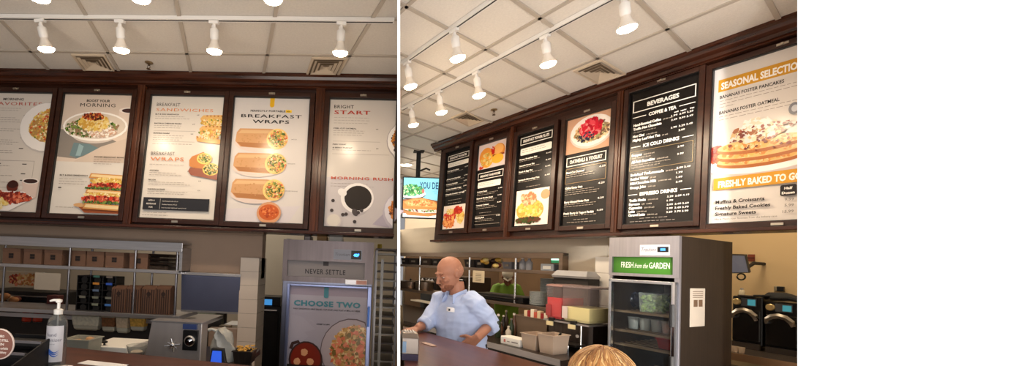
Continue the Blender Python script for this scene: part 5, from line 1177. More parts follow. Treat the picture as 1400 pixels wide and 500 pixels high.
# ---------------------------------------------------------------- glass door refrigerator
yg = 3.27; gx0, gx1 = -1.905, -1.425; gz = 1.812; gy1 = 4.04
gx0 = Q(833, 400, yg)[0]; gx1 = Q(929, 400, yg)[0]; gz = Q(882, 323.5, yg)[2]
def G(px, py): return Q(px, py, yg)
t = thing('glass_door_refrigerator', 'stainless glass door refrigerator with a green fresh from the garden strip', 'refrigerator', RR, ((gx0+gx1)/2, (yg+gy1)/2, 0)); b = ((gx0+gx1)/2, (yg+gy1)/2, 0)
GS = mat((176, 172, 176), .28, .75, noise=.12, nscale=6, stretch=(8, 8, .4)); GSD = mat((62, 50, 40), .45, .6, noise=.2, nscale=5, stretch=(8, 8, .4))
zh = G(880, 378)[2]; w = .018
m = MB(b); m.box(gx0, gx0+w, yg+.02, gy1, .1, zh); m.box(gx1-w, gx1, yg+.02, gy1, .1, gz); m.box(gx0+w, gx1-w, gy1-w, gy1, .1, zh); m.box(gx0+w, gx1-w, yg+.02, gy1-w, .1, .14); m.box(gx0, gx1-w, yg+.02, gy1, zh, gz)
m.build('cabinet_shell', GSD, t)
m = MB(b); m.box(gx0, gx0+.022, yg-.0, yg+.02, .1, zh); m.box(gx1-.03, gx1, yg-.0, yg+.02, .1, zh); m.build('front_stiles', GS, t)
s0, s1 = G(838, 361)[0], G(921, 365)[0]; sz0, sz1 = G(880, 374)[2], G(880, 351)[2]
m = MB(b)
for (c0, c1, d0, d1) in ((gx0, s0, zh, gz), (s1, gx1, zh, gz), (s0, s1, sz1, gz), (s0, s1, zh, sz0)): m.box(c0, c1, yg-.012, yg+.02, d0, d1)
m.build('header', GS, t)
A = Art(s0-b[0], sz1, s1-s0, sz1-sz0, yg+.008-b[1]); A.rect(0, 0, 1, 1, mat((66, 124, 36), .4))
Wg = s1-s0; wh = mat((236, 240, 226), .4)
A.text('FRESH', .14, .66, .042, wh, 'l', Wg*.215, .01); A.text('from the', .375, .66, .034, wh, 'l', Wg*.22, .0, .4); A.text('GARDEN', .615, .66, .042, wh, 'l', Wg*.32, .01); A.build(t, 'green_sign')
c0, c1 = G(876, 345)[0], G(917, 345)[0]; d0, d1 = G(897, 349)[2], G(897, 334.5)[2]
A = Art(c0-b[0], d1, c1-c0, d1-d0, yg-.0125-b[1]); A.rect(0, 0, 1, 1, mat((206, 204, 206), .3)); A.text('Traulsen', .06, .62, .028, mat((110, 110, 120), .3), 'l', (c1-c0)*.5, 0, .3); A.rect(.60, .2, .96, .7, BLACK); A.rect(.70, .34, .86, .56, mat((60, 130, 230), .4, emit=1.6)); A.build(t, 'thermostat_plate')
# door: frame + glass
dz = G(880, 383)[2]; fw = .028; dx0, dx1 = G(836, 430)[0], G(927, 430)[0]
m = MB(b)
for (c0, c1, d0, d1) in ((dx0, dx0+fw*.7, .14, dz), (dx1-fw*.8, dx1, .14, dz), (dx0, dx1, dz-.022, dz), (dx0, dx1, .14, .2)): m.box(c0, c1, yg-.045, yg-.008, d0, d1)
m.build('door_frame', mat((196, 200, 206), .25, .95), t, bevel=.003)
MB(b).box(dx0+fw*.7, dx1-fw*.8, yg-.028, yg-.024, .2, dz-.022).build('door_glass', mat((60, 64, 68), .02, alpha=.14, spec=.6), t)
hz0, hz1 = G(925, 447)[2], G(925, 416)[2]; MB(b).box(dx1-.02, dx1-.006, yg-.075, yg-.045, hz0, hz1).build('handle', BLACK, t, bevel=.004)
MB(b).box(dx1-.012, dx1+.002, yg-.05, yg-.0455, .14, dz).build('handle_strip', CHROME, t)
hz0 = G(925, 497)[2]; MB(b).box(dx1-.02, dx1-.006, yg-.07, yg-.045, hz0-.06, hz0+.05).build('hinge', BLACK, t, bevel=.003)
for py in (430, 458, 478, 520):
    z = G(880, py)[2]
    m = MB(b)
    for k in range(9): yy = yg+.05+k*.07; m.box(gx0+.02, gx1-.02, yy, yy+.006, z, z+.006)
    m.box(gx0+.02, gx1-.02, yg+.04, yg+.05, z-.004, z+.012); m.build('wire_shelf', mat((170, 150, 120), .3, .9), t)
for k in (gx0+.03, gx1-.07): MB(b).box(k, k+.04, yg+.06, yg+.1, 0, .1).build('caster', BLACK, t)
# notice on side
ya, yb2 = RR.hit(943, 420, x=gx1)[1], RR.hit(963, 420, x=gx1)[1]; za, zb2 = RR.hit(953, 446, x=gx1)[2], RR.hit(953, 394, x=gx1)[2]
MB(b).box(gx1+.0005, gx1+.003, ya, yb2, za, zb2).build('side_notice', mat((196, 182, 164), .6), t, label='white printed notice taped on the dark side')
m = MB(b); H_ = zb2-za; W_ = yb2-ya
for (f0, f1, g0, g1) in ((.22, .48, .52, .70), (.56, .82, .52, .70)): m.box(gx1+.003, gx1+.004, ya+W_*f0, ya+W_*f1, za+H_*g0, za+H_*g1)
for r_ in range(4): m.box(gx1+.003, gx1+.004, ya+W_*.15, ya+W_*.85, za+H_*(.76+r_*.05), za+H_*(.775+r_*.05))
m.build('notice_print', mat((110, 84, 62), .6), t)
# contents
def zsh(py): return G(880, py)[2]+.0065
x0, x1 = Q(884, 415, yg+.2)[0], Q(916, 415, yg+.2)[0]; z0 = zsh(430)+.006
c = thing('greens_container', 'clear square tub full of chopped salad greens on the top refrigerator shelf', 'food container', RR, ((x0+x1)/2, yg+.2, z0)); W = min(abs(x1-x0), .2); H = G(898, 402)[2]-z0
MB().rings([rgb_(W, .22, 0, .92), rgb_(W, .22, H, 1)]).build('tub_walls', mat((200, 210, 196), .1, alpha=.3), c)
m = MB()
for i in range(150): 
    p = (random.uniform(-.44, .44)*W, random.uniform(-.1, .09), random.uniform(.04, .86)*H); m.ell(p, (.016, .010, .012), 5, 3)
o = m.build('chopped_greens', [mat((176, 206, 104), .6, noise=.5, nscale=60, second=(96, 140, 50))], c); o['kind'] = 'stuff'
c = thing('bagged_produce', 'dark blue wrapped produce on the top refrigerator shelf', 'wrapped food', RR, (Q(862, 415, yg+.3)[0], yg+.3, z0))
for i in range(3): MB().ell((-.06+i*.06, .02*i, .07), (.06, .08, .07), 12, 7).build('wrapped_bundle', mat((40, 46, 66), .2), c, smooth=True)
for j, (px_, col) in enumerate(((868, (110, 124, 110)), (884, (150, 160, 140)), (900, (60, 70, 50)), (915, (196, 90, 40)))):
    z0 = zsh(458)+.006; x = Q(px_, 450, yg+.22)[0]
    c = thing('produce_container', ('clear cup of pale greens, leftmost on the middle refrigerator shelf', 'clear cup of cut vegetables on the middle refrigerator shelf', 'dark green cup on the middle refrigerator shelf', 'orange filled cup at the right of the middle refrigerator shelf')[j], 'food container', RR, (x, yg+.2, z0))
    MB().lathe((0, 0, 0), [(.032, 0), (.04, .085), (.042, .085), (.042, .09)]).build('cup', mat((190, 196, 190), .15, alpha=.5), c, smooth=True); MB().lathe((0, 0, .004), [(.03, 0), (.036, .065), (.01, .075)]).build('cup_contents', mat(col, .6, noise=.4, nscale=60), c, smooth=True)
z0 = zsh(478)+.006
c = thing('red_container', 'red topped container low in the glass door refrigerator', 'food container', RR, (gx1-.11, yg+.2, z0)); open_bin(c, .14, .2, .07, mat((120, 20, 20), .3), nm='box'); MB().box(-.07, .07, -.1, .1, .077, .085).build('lid', mat((150, 30, 26), .3), c)
# ---------------------------------------------------------------- wall monitor, outlets, ovens
yv = 5.2
tm = thing('order_monitor', 'slanted grey kitchen order monitor on a wall arm', 'monitor', RR, (Q(1004, 360, yv)[0], yv, 0))
b = (Q(1004, 360, yv)[0], yv, 0)
q = [Q(985, 347, yv), Q(1013, 348, yv), Q(1028, 373, yv-.0), Q(985, 374, yv)]
q = [np.array([v[0], yv+(.10 if i < 2 else -.05), v[2]]) for i, v in enumerate(q)]
nn = np.array([0, .03, .01])
MB(b).prism([tuple(v) for v in q], tuple(nn)).build('monitor_casing', BLACK, tm)
cc = sum(q)/4; MB(b).prism([tuple(cc+(v-cc)*.92+np.array([0, -.004, 0])) for v in q], (0, .002, 0)).build('screen', mat((92, 96, 116), .2), tm)
p = Q(1012, 378, yv); m = MB(b); m.loft([(p[0]+.03*math.cos(a), yv+.02, p[2]+.03*math.sin(a)) for a in [k*.5236 for k in range(13)]], .007, 8); m.build('cable_loop', BLACK, tm, smooth=True)
MB(b).loft([(p[0], yv+.03, p[2]+.05), (p[0], yv+.3, p[2]+.14), (p[0], 5.74, p[2]+.14)], .016, 8).build('wall_arm', BLACKM, tm, smooth=True)
x0, x1, z0, z1_ = Rrect(1022, 347.5, 1032, 357, 5.74)
o = thing('red_wall_outlet', 'red outlet plate on the beige kitchen wall beside the monitor', 'outlet', RR, ((x0+x1)/2, 5.748, z0)); MB().bevbox(-(x1-x0)/2, (x1-x0)/2, -.012, 0, 0, z1_-z0, .004).build('plate', mat((130, 62, 40), .5), o)
MB().box(-.03, .03, -.016, -.012, .03, z1_-z0-.03).build('sockets', mat((90, 40, 30), .5), o)
x0, x1, z0, z1_ = Rrect(1058, 391, 1070, 398, 5.74)
o = thing('steel_wall_outlet', 'steel outlet plate with a black plug above the right oven', 'outlet', RR, ((x0+x1)/2, 5.748, z0)); MB().bevbox(-(x1-x0)/2, (x1-x0)/2, -.012, 0, 0, z1_-z0, .004).build('plate', mat((176, 160, 130), .35, .6), o); MB().box(0, .05, -.05, -.012, .0, .05).build('plug', BLACK, o, bevel=.006)
ORX = mat((22, 19, 18), .3); 
yo = 5.0
def oven(px0_, px1_, label):
    a, c = Q(px0_, 440, yo)[0], Q(px1_, 440, yo)[0]; m_ = (px0_+px1_)/2; off = lambda py: Q(m_, py, yo)[2]
    d = (m_-1020)*.17
    zt, z0 = off(405+d), off(472+d)
    t = thing('rapid_cook_oven', label, 'oven', RR, ((a+c)/2, yo+.3, z0), group='black rapid cook ovens'); W = c-a; H = zt-z0
    MB().box(-W/2, W/2, -.27, .3, .0, H).build('oven_body', ORX, t, bevel=.012)
    MB().box(-W*.47, W*.47, -.295, -.27, H*.08, H*.74).build('oven_door', mat((28, 24, 22), .2), t, bevel=.012)
    m = MB(); m.quadtube([(-W*.38, -.33, H*.56), (-W*.36, -.345, H*.63), (-W*.2, -.35, H*.70), (0, -.35, H*.725), (W*.2, -.35, H*.70), (W*.36, -.345, H*.62), (W*.38, -.33, H*.54)], .02, .03); m.build('curved_handle', mat((170, 160, 146), .3, .8), t, smooth=True)
    for s_ in (-1, 1): MB().box(s_*W*.38-.01, s_*W*.38+.01, -.34, -.295, H*.54, H*.58).build('handle_mount', STEELD, t)
    m = MB(); m.loft([(-W*.33, -.27, H*.88), (-W*.33, -.29, H*.88), (-W*.33, -.296, H*.88)], [.03, .03, .024], 20); m.build('control_knob', mat((206, 176, 120), .35, .4), t, smooth=True)
    MB().box(-W*.2, W*.3, -.276, -.27, H*.80, H*.965).build('display_frame', mat((90, 90, 92), .4), t)
    MB().box(W*.02, W*.27, -.279, -.276, H*.82, H*.94).build('lit_display', mat((60, 130, 140), .4, emit=.9), t)
    MB().box(-W*.45, W*.45, -.30, -.27, -.03, H*.05).build('lower_grille', mat((84, 74, 66), .45, .6), t)
oven(999, 1041, 'black rapid cook oven next to the refrigerator')
oven(1044, 1092, 'black rapid cook oven beside the bright white wall')
zbn = Q(1040, 474, 4.6)[2]
t = thing('oven_bench', 'dark bench with a steel edge carrying the two ovens', 'bench', RR, (-1.6, 5.1, 0)); b = (-1.6, 5.1, 0)
zo = Q(1020, 472, yo)[2]-.031
MB(b).box(-2.3, -.95, 4.62, 5.5, zo-.05, zo).build('bench_top', mat((60, 50, 42), .4), t); MB(b).box(-2.3, -.95, 4.605, 4.62, zo-.06, zo+.002).build('steel_edge', mat((206, 160, 120), .3, .8), t)
MB(b).box(-2.3, -.95, 4.75, 5.45, .05, zo-.3).build('lower_cabinet', DARK, t)
for xx in (-2.28, -1.0): MB(b).box(xx, xx+.04, 4.64, 4.68, 0, zo-.05).build('leg', STEELD, t); MB(b).box(xx, xx+.04, 5.4, 5.44, 0, zo-.05).build('leg', STEELD, t)
MB(b).box(-2.24, -1.0, 4.68, 5.4, zo-.25, zo-.23).build('under_shelf', STEELD, t)
for i in range(5):
    x = -1.78+.16*i; o = MB().bevbox(-.05, .05, -.05, .05, 0, .07, .006).build('supply_box', mat(((150, 110, 80), (60, 80, 60), (120, 96, 76), (90, 50, 40), (70, 90, 60))[i], .7)); place(o, RR, (x, 4.78, zo-.229)); tag(o, ('tan supply box nearest the refrigerator under the oven bench', 'green supply box under the left oven', 'brown supply box in the middle under the oven bench', 'dark red supply box under the right oven', 'olive supply box nearest the white wall under the bench')[i], 'box', 'supply boxes under the ovens')
for i, (px_, l) in enumerate(((1001, 'white cup beside the refrigerator on the oven bench, left'), (1006, 'white cup in the middle of three on the oven bench'), (1014, 'white cup nearest the left oven grille'))):
    p = Q(px_, 458, 4.68); o = thing('small_white_cup', l, 'cup', RR, (p[0], 4.68, zo)); MB().lathe((0, 0, 0), [(.018, 0), (.024, .05), (.022, .05), (.016, .004)]).build('cup', mat((206, 180, 150), .5), o, smooth=True)
# things on the ovens
zt_l = Q(1020, 405, yo)[2]
o = thing('oven_gloves', 'black oven gloves lying on the right oven', 'oven gloves', RR, (Q(1068, 408, yo)[0], yo+.1, Q(1068, 405+8.2, yo)[2])); m = MB()
m.loft([(-.15, 0, .015), (-.1, 0, .05), (0, 0, .05), (.1, 0, .03), (.18, 0, .015)], [(.04, .014), (.07, .03), (.07, .035), (.06, .02), (.02, .012)], 12); o2 = m.build('glove_body', BLACKM, o, smooth=True); MB().loft([(-.08, -.06, .03), (.04, -.08, .04), (.12, -.06, .02)], [.02, .022, .014], 8).build('thumb', BLACKM, o, smooth=True)
o = thing('metal_spatula', 'flat spatula and cloth on the left oven', 'spatula', RR, (Q(1026, 402, yo)[0], yo, Q(1020, 405, yo)[2])); MB().box(-.08, .02, -.03, .03, .0, .012).build('blade', STEELD, o, bevel=.003); MB().loft([(.02, 0, .01), (.12, .02, .02)], .01, 8).build('grip', BLACK, o, smooth=True)
o = thing('white_salt_shaker', 'small white shaker on the left oven near the refrigerator', 'shaker', RR, (Q(1013, 402, yo)[0], yo+.02, Q(1020, 405, yo)[2])); MB().lathe((0, 0, 0), [(.02, 0), (.022, .04), (.016, .055), (.005, .06)]).build('shaker_body', mat((226, 210, 176), .4), o, smooth=True); MB().lathe((0, 0, .06), [(.012, 0), (.012, .01), (.003, .014)]).build('shaker_cap', STEEL, o, smooth=True)
# ---------------------------------------------------------------- right customer counter
def onR(px, py, z=1.07): return RR.hit(px, py, z=z)
cL, cR = max(rxl(1.86, 1.07), -9), -.55
t = thing('customer_counter', 'dark polished wooden customer counter in the right room', 'counter', RR, (-1.8, 1.45, 0)); b = (-1.8, 1.45, 0)
def xp(y): return rxl(y, 1.07)
yN = .95
m = MB(b); m.prism([(xp(yN), yN, 1.025), (-1.2, yN, 1.025), (-1.2, 1.855, 1.025), (xp(1.855), 1.855, 1.025)], (0, 0, .045)); m.build('counter_top', COUNTER, t, bevel=.005)
m = MB(b); m.prism([(xp(1.2)+.05, 1.2, 0), (-1.25, 1.2, 0), (-1.25, 1.75, 0), (xp(1.75)+.05, 1.75, 0)], (0, 0, 1.025)); m.build('counter_front', WOODD, t)
# payment terminal
dY = 2.05
pa, pb = wpt(549.5, 470, dY), wpt(573, 470, dY); ztp = wpt(560, 456, dY)[2]
t = thing('payment_terminal', 'silver payment terminal against the partition on the right counter', 'payment terminal', WD, ((pa[0]+pb[0])/2, dY+.05, 1.07)); W = pb[0]-pa[0]; H = ztp-1.07
TS = mat((122, 112, 104), .35, .7)
m = MB(); m.rings([[(-W/2, -.05, .03), (W/2, -.05, .03), (W/2, .06, .03), (-W/2, .06, .03)], [(-W/2, -.045, H*.82), (W/2, -.045, H*.82), (W/2, .06, H*.82), (-W/2, .06, H*.82)], [(-W/2+.004, -.02, H), (W/2-.004, -.02, H), (W/2-.004, .055, H), (-W/2+.004, .055, H)]]); m.build('terminal_body', TS, t, bevel=.004)
m = MB(); m.box(-W/2+.002, W/2-.002, -.048, .058, 0, .03); m.build('terminal_base', mat((54, 44, 70), .5), t)
m = MB(); m.box(-W/2+.004, -W/2+.022, -.0495, -.046, H*.25, H*.7); m.build('blue_sticker', mat((130, 160, 190), .5), t)
for i in range(4): MB().box(-W*.3+i*W*.16, -W*.3+i*W*.16+W*.09, -.012, .04, H, H+.006).build('key', mat((196, 186, 176), .4), t)
p = onR(588, 468); o = MB().bevbox(-.05, .05, -.02, .02, 0, .004, .002).build('receipt_scrap', mat((170, 140, 124), .5)); place(o, RR, (p[0]+.05, p[1]-.05, 1.0705)); tag(o, 'crumpled receipt on the right counter near the terminal', 'receipt')
# ================================================================== PEOPLE
def nrm(v): v = np.array(v, float); return v/np.linalg.norm(v)
def frame(f, up=(0, 0, 1)):
    f = nrm(f); s = nrm(np.cross(f, up)); u = np.cross(s, f); return f, s, u   # s = the person's right
def hand(m, w, d, n, side, curl=.4, k=1.0):
    """palm and five fingers; w wrist, d pointing direction, n back-of-hand normal, side: thumb direction"""
    w = np.array(w, float); d = nrm(d); n = nrm(np.array(n)-d*(np.array(n)@d)); s = nrm(np.cross(d, n)); 
    if s@np.array(side) < 0: s = -s
    m.loft([w-d*.02*k, w+d*.02*k, w+d*.06*k, w+d*.092*k], [(.026*k, .018*k), (.033*k, .016*k), (.040*k, .015*k), (.038*k, .012*k)], 10, up=n)
    for i, (o, L_) in enumerate(((.029, .072), (.010, .080), (-.010, .074), (-.028, .058))):
        p = w+d*.088*k+s*o*k; q = [p]; dd = d.copy()
        for j, fl in enumerate((.42, .33, .25)):
            a = curl*(.5+j*.4); dd = nrm(d*math.cos(a)-n*math.sin(a)); q.append(q[-1]+dd*L_*k*fl)
        m.loft([p-d*.02*k]+q, [.0095*k, .0095*k, .009*k, .0082*k, .0065*k], 8, up=n)
    b = w+d*.028*k+s*.026*k; t1 = nrm(d*.6+s*.75-n*.25); t2 = nrm(d*.9+s*.3-n*.35)
    m.loft([b-t1*.01, b+t1*.034*k, b+t1*.034*k+t2*.03*k, b+t1*.034*k+t2*.048*k], [.012*k, .0115*k, .010*k, .007*k], 8, up=n)
def head(m, C, f, k=1.0):
    fv, s, u = frame(f[0], f[1] if isinstance(f[1], tuple) else (0, 0, 1)) if isinstance(f, tuple) and isinstance(f[0], (tuple, list)) else frame(f)
    X = lambda p: C+(s*p[0]+fv*p[1]+u*p[2])*k
    old = m.X; m.X = X
    m.ell((0, -.012, .032), (.074, .096, .088), 20, 12)
    m.ell((0, .012, -.018), (.064, .078, .085), 18, 10)
    m.ell((0, .040, -.072), (.046, .046, .040), 14, 8); m.ell((0, .075, -.088), (.022, .018, .018), 10, 6)
    m.loft([(0, .088, .018), (0, .104, -.008), (0, .116, -.030), (0, .098, -.040)], [(.009, .008), (.011, .010), (.015, .012), (.012, .007)], 10, up=(0, 1, 0))
    m.ell((0, .086, .030), (.050, .014, .010), 12, 6)
    m.ell((0, .090, -.062), (.024, .013, .006), 10, 5); m.ell((0, .087, -.071), (.021, .012, .006), 10, 5)
    for a in (-1, 1):
        m.ell((a*.040, .068, -.022), (.020, .022, .016), 10, 6)
        m.ell((a*.076, -.006, -.002), (.009, .019, .031), 10, 6); m.ell((a*.082, -.014, .008), (.006, .014, .020), 10, 6)
    m.X = old; return X
def eyes(parent, base, X, k=1.0, skin=None):
    m = MB(base); m.X = X
    for a in (-1, 1): m.ell((a*.030, .0782, .0085), (.0135, .0135, .0095), 12, 7)
    m.build('eyelids', skin or SKIN, parent, smooth=True)
    m = MB(base); m.X = X
    for a in (-1, 1): m.ell((a*.030, .0775, .004), (.0115, .0115, .008), 12, 7)
    m.build('eyeballs', mat((220, 212, 204), .3), parent, smooth=True)
    m = MB(base); m.X = X
    for a in (-1, 1): m.ell((a*.030, .0865, .002), (.0055, .004, .0055), 10, 6)
    m.build('irises', mat((40, 30, 24), .3), parent, smooth=True)
    m = MB(base); m.X = X
    for a in (-1, 1): m.loft([(a*.014, .0965, .026), (a*.030, .094, .031), (a*.046, .083, .028)], [(.002, .002), (.003, .003), (.0015, .0015)], 6)
    m.build('eyebrows', mat((96, 62, 44), .8), parent, smooth=True)
SKIN = mat((168, 116, 92), .5, noise=.12, nscale=14, spec=.35)
D = 2.95
def J(px, py, dd=0.0): return wpt(px, py, D+dd)
base = J(632, 470, 0); base[2] = 0
man = thing('person', 'bald man in a light blue shirt working behind the right counter, looking down', 'person', WD, tuple(base))
fdir = nrm((-.80, -.52, 0)); side = np.cross(fdir, (0, 0, 1))   # the man's right
body = MB(base)
C = J(614.5, 374, -.02)
Xh = head(body, C, (-.84, -.40, -.34), 1.0)
nb = J(627, 408, .0)
body.loft([J(624, 385, .0), J(625, 398, .0), nb], [(.050, .054), (.052, .055), (.070, .066)], 14, up=fdir)
pel = J(634, 500, 0); pel[2] = .88
chest = J(629, 428, .0); waist = J(630, 460, 0)
body.loft([pel, waist, chest, J(629, 414, 0), nb], [(.15, .11), (.14, .11), (.16, .11), (.14, .09), (.05, .05)], 18, up=fdir)
rs, ls = J(602, 411, .10), J(653, 420, -.13)
re, rw = J(585, 440, .02), J(570, 449, -.06)
le, lw = J(670, 443, -.12), J(652, 462, -.26)
body.loft([rs, re, rw], [.050, .042, .027], 12); body.loft([ls, le, lw], [.052, .044, .028], 12)
hand(body, rw, J(556, 453, -.10)-rw, (0, -.2, 1), (0, -1, 0), .45); hand(body, lw, J(638, 472, -.22)-lw, (.2, -1, .3), (-1, 0, 1), .7)
hipR, hipL = pel+side*.085, pel-side*.085
for h_p in (hipR, hipL):
    kn = h_p*1.0; kn[2] = .46; an = h_p*1.0; an[2] = .09; body.loft([h_p, kn+fdir*.02, an], [.082, .058, .042], 12); body.loft([an-fdir*.03+np.array([0, 0, -.05]), an+fdir*.13+np.array([0, 0, -.055])], [.036, .03], 10)
body.build('body', SKIN, man, smooth=True, remesh=.0055)
eyes(man, base, Xh)
m = MB(base); m.X = Xh
m.ell((0, .040, -.074), (.0485, .0495, .036), 16, 9); m.ell((0, .079, -.090), (.024, .0185, .020), 10, 6); m.ell((0, .1005, -.052), (.020, .004, .005), 8, 5)
m.build('short_beard', mat((128, 80, 58), .9, noise=.4, nscale=90), man, smooth=True)
m = MB(base); m.X = Xh; m.ell((0, -.026, .012), (.0775, .0845, .070), 20, 10)
m.build('cropped_hair', mat((170, 120, 96), .8, noise=.3, nscale=120), man, smooth=True)
SHIRT = mat((176, 190, 222), .75, noise=.10, nscale=9, bump=.5, bscale=14, stretch=(1, 1, .6))
sh = MB(base)
sh.loft([J(633, 488, 0), waist, J(629, 445, 0), chest, J(628, 416, 0), J(627, 408, 0), J(626, 402, .0)], [(.178, .145), (.182, .165), (.185, .165), (.182, .15), (.165, .12), (.115, .09), (.07, .072)], 22, up=fdir)
sh.loft([J(612, 408, .06), rs, J(592, 428, .07), re*1.0, J(581, 443, .0)], [.07, .075, .066, .060, .052], 14)
sh.loft([J(640, 412, -.06), ls, J(661, 430, -.13), J(669, 441, -.12), J(665, 447, -.14)], [.085, .078, .074, .068, .062], 14)
sh.loft([J(584, 440, .0), J(578, 445, -.02)], [.057, .056], 14); sh.loft([J(670, 442, -.125), J(664, 448, -.15)], [.070, .066], 14)
for i in range(9):   # cloth folds
    a = random.uniform(0, 1); p = J(600+55*a, 430+4*i, -.16+.03*i*0); q = p+np.array([random.uniform(.05, .10), 0, random.uniform(-.06, .03)])
shirt = sh.build('shirt', SHIRT, man, smooth=True, remesh=.007)
from mathutils import noise as mnoise
def wrinkle(o, amp, sx, sz):
    me = o.data; N = [v.normal.copy() for v in me.vertices]
    for v, n in zip(me.vertices, N):
        c = v.co; q = Vector((c.x*sx+c.z*3, c.y*sx, c.z*sz-c.x*4))
        a = mnoise.noise(q); b_ = mnoise.noise(q*2.3+Vector((7, 3, 1)))
        v.co = c+n*amp*((1-abs(a)*2.4)+.5*(1-abs(b_)*2.4)-.6)
    me.update()
wrinkle(shirt, .0065, 4, 10)
m = MB(base)
for sg in (-1, 1):
    a0 = J(626, 401, .0)
    pts = [a0-fdir*.045+side*sg*.035+np.array([0, 0, .012]), a0+side*sg*.062+fdir*.01+np.array([0, 0, .002]), a0+fdir*.070+side*sg*.038+np.array([0, 0, -.026]), a0+fdir*.098+side*sg*.052+np.array([0, 0, -.062])]
    m.loft(pts, [(.010, .022), (.010, .026), (.010, .026), (.004, .006)], 8)
m.build('collar', mat((166, 182, 218), .7, noise=.06), man, smooth=True)
m = MB(base)
for i in range(0): p = J(607-.7*i, 413+9*i, 0)+fdir*(.118+.015*min(i, 3)); m.ell(p, (.006, .006, .006), 8, 5)
tg = J(617, 423.5, 0)+fdir*.128-side*.02; e1 = nrm(np.cross((0, 0, 1), fdir))*1.0; e2 = np.array([0, 0, 1.0]); e1 = nrm(e1*.9+(-fdir)*.3)
cpt = J(617, 423.5, -.205); ex = np.array([1, .15, -.08])*.022; ez = np.array([0.0, 0, 1])*.0125
m = MB(base); m.prism([cpt-ex-ez, cpt+ex-ez, cpt+ex+ez, cpt-ex+ez], (0, .05, 0)); tagp = m.build('name_tag', mat((230, 226, 226), .4), man, label='white name tag with a small dark square')
m = MB(base); c2 = cpt+np.array([-.012, -.004, .001]); m.prism([c2-ex*.35-ez*.6, c2+ex*.2-ez*.6, c2+ex*.2+ez*.6, c2-ex*.35+ez*.6], (0, .003, 0)); m.build('tag_mark', BLACK, tagp)
m = MB(base); TRO = mat((40, 38, 44), .8)
m.loft([pel+np.array([0, 0, .14]), pel, pel-np.array([0, 0, .08])], [(.165, .135), (.17, .14), (.15, .12)], 18, up=fdir)
for h_p in (hipR, hipL):
    kn = h_p*1.0; kn[2] = .46; an = h_p*1.0; an[2] = .08; m.loft([h_p, kn+fdir*.02, an], [.096, .075, .062], 14)
m.build('trousers', TRO, man, smooth=True, remesh=.010)
for h_p in (hipR, hipL):
    an = h_p*1.0; an[2] = 0; m = MB(base); m.loft([an-fdir*.07+np.array([0, 0, .045]), an+fdir*.03+np.array([0, 0, .05]), an+fdir*.17+np.array([0, 0, .035])], [(.045, .044), (.052, .049), (.04, .033)], 12); m.build('shoe', BLACK, man, smooth=True)

# --- cook in green
h = RR.hit(693, 384, y=4.95); hw = RR.w(h); D = hw[1]
base = np.array([hw[0], hw[1], 0.0])
cook = thing('person', 'cook in a lime green shirt and pale cap bending over food behind the shelf', 'person', WD, tuple(base))
fdir = nrm((-.35, -1, 0)); side = np.cross(fdir, (0, 0, 1)); k = 1.0
body = MB(base); C = J(694, 379, -.08); Xh = head(body, C, (-.25, -.8, -.65), 1.0)
nb = J(693, 388, .02); pel = J(692, 470, .1); pel[2] = max(pel[2], .8)
body.loft([J(694, 382, -.02), nb], [.06, .06], 12, up=fdir)
body.loft([pel, J(692, 420, .05), J(692, 399, .0), nb], [(.14, .10), (.14, .11), (.16, .11), (.05, .05)], 16, up=fdir)
rs, ls = J(679, 393, .02), J(706, 393, .02); re, le = J(671, 410, -.06), J(713, 412, -.06); rw, lw = J(682, 404, -.24), J(700, 408, -.24)
body.loft([rs, re, rw], [.05, .042, .028], 10); body.loft([ls, le, lw], [.05, .042, .028], 10)
hand(body, rw, (.6, -.5, -.1), (0, 0, 1), (0, 0, 1), .6); hand(body, lw, (-.7, -.5, -.1), (0, 0, 1), (0, 0, 1), .6)
for sg in (-1, 1):
    hp = pel+side*.085*sg; kn = hp*1.0; kn[2] = .45; an = hp*1.0; an[2] = .08; body.loft([hp, kn+fdir*.02, an], [.082, .058, .042], 12); body.loft([an-fdir*.02+np.array([0, 0, -.045]), an+fdir*.12+np.array([0, 0, -.05])], [.034, .03], 10)
body.build('body', mat((132, 84, 62), .55, noise=.1), cook, smooth=True, remesh=.008); eyes(cook, base, Xh, skin=mat((132, 84, 62), .55, noise=.1))
GRN = mat((104, 134, 36), .8, noise=.12, nscale=8, bump=.4, bscale=14)
m = MB(base); m.loft([J(692, 440, .08), J(692, 420, .05), J(692, 399, .0), J(693, 391, .01), nb], [(.17, .13), (.17, .135), (.18, .13), (.13, .10), (.07, .07)], 20, up=fdir)
m.loft([J(684, 391, .02), rs, J(673, 406, -.04)], [.06, .068, .066], 12); m.loft([J(701, 391, .02), ls, J(712, 407, -.04)], [.06, .068, .066], 12)
m.build('shirt', GRN, cook, smooth=True, remesh=.010)
m = MB(base); m.X = Xh; m.ell((0, -.012, .062), (.079, .101, .066), 20, 9); m.loft([(-.05, .08, .055), (0, .13, .045), (.05, .08, .055)], [(.02, .004)]*3, 8); m.build('cap', mat((196, 186, 168), .7), cook, smooth=True)
m = MB(base); m.loft([pel+np.array([0, 0, .12]), pel, pel-np.array([0, 0, .08])], [(.15, .13), (.16, .13), (.14, .11)], 16, up=fdir)
for sg in (-1, 1):
    hp = pel+side*.085*sg; kn = hp*1.0; kn[2] = .45; an = hp*1.0; an[2] = .07; m.loft([hp, kn+fdir*.02, an], [.092, .072, .06], 12)
m.build('trousers', mat((36, 36, 40), .8), cook, smooth=True, remesh=.012)
for sg in (-1, 1):
    an = pel+side*.085*sg; an[2] = 0; m = MB(base); m.loft([an-fdir*.07+np.array([0, 0, .045]), an+fdir*.03+np.array([0, 0, .05]), an+fdir*.16+np.array([0, 0, .035])], [(.045, .044), (.052, .049), (.04, .033)], 12); m.build('shoe', BLACK, cook, smooth=True)

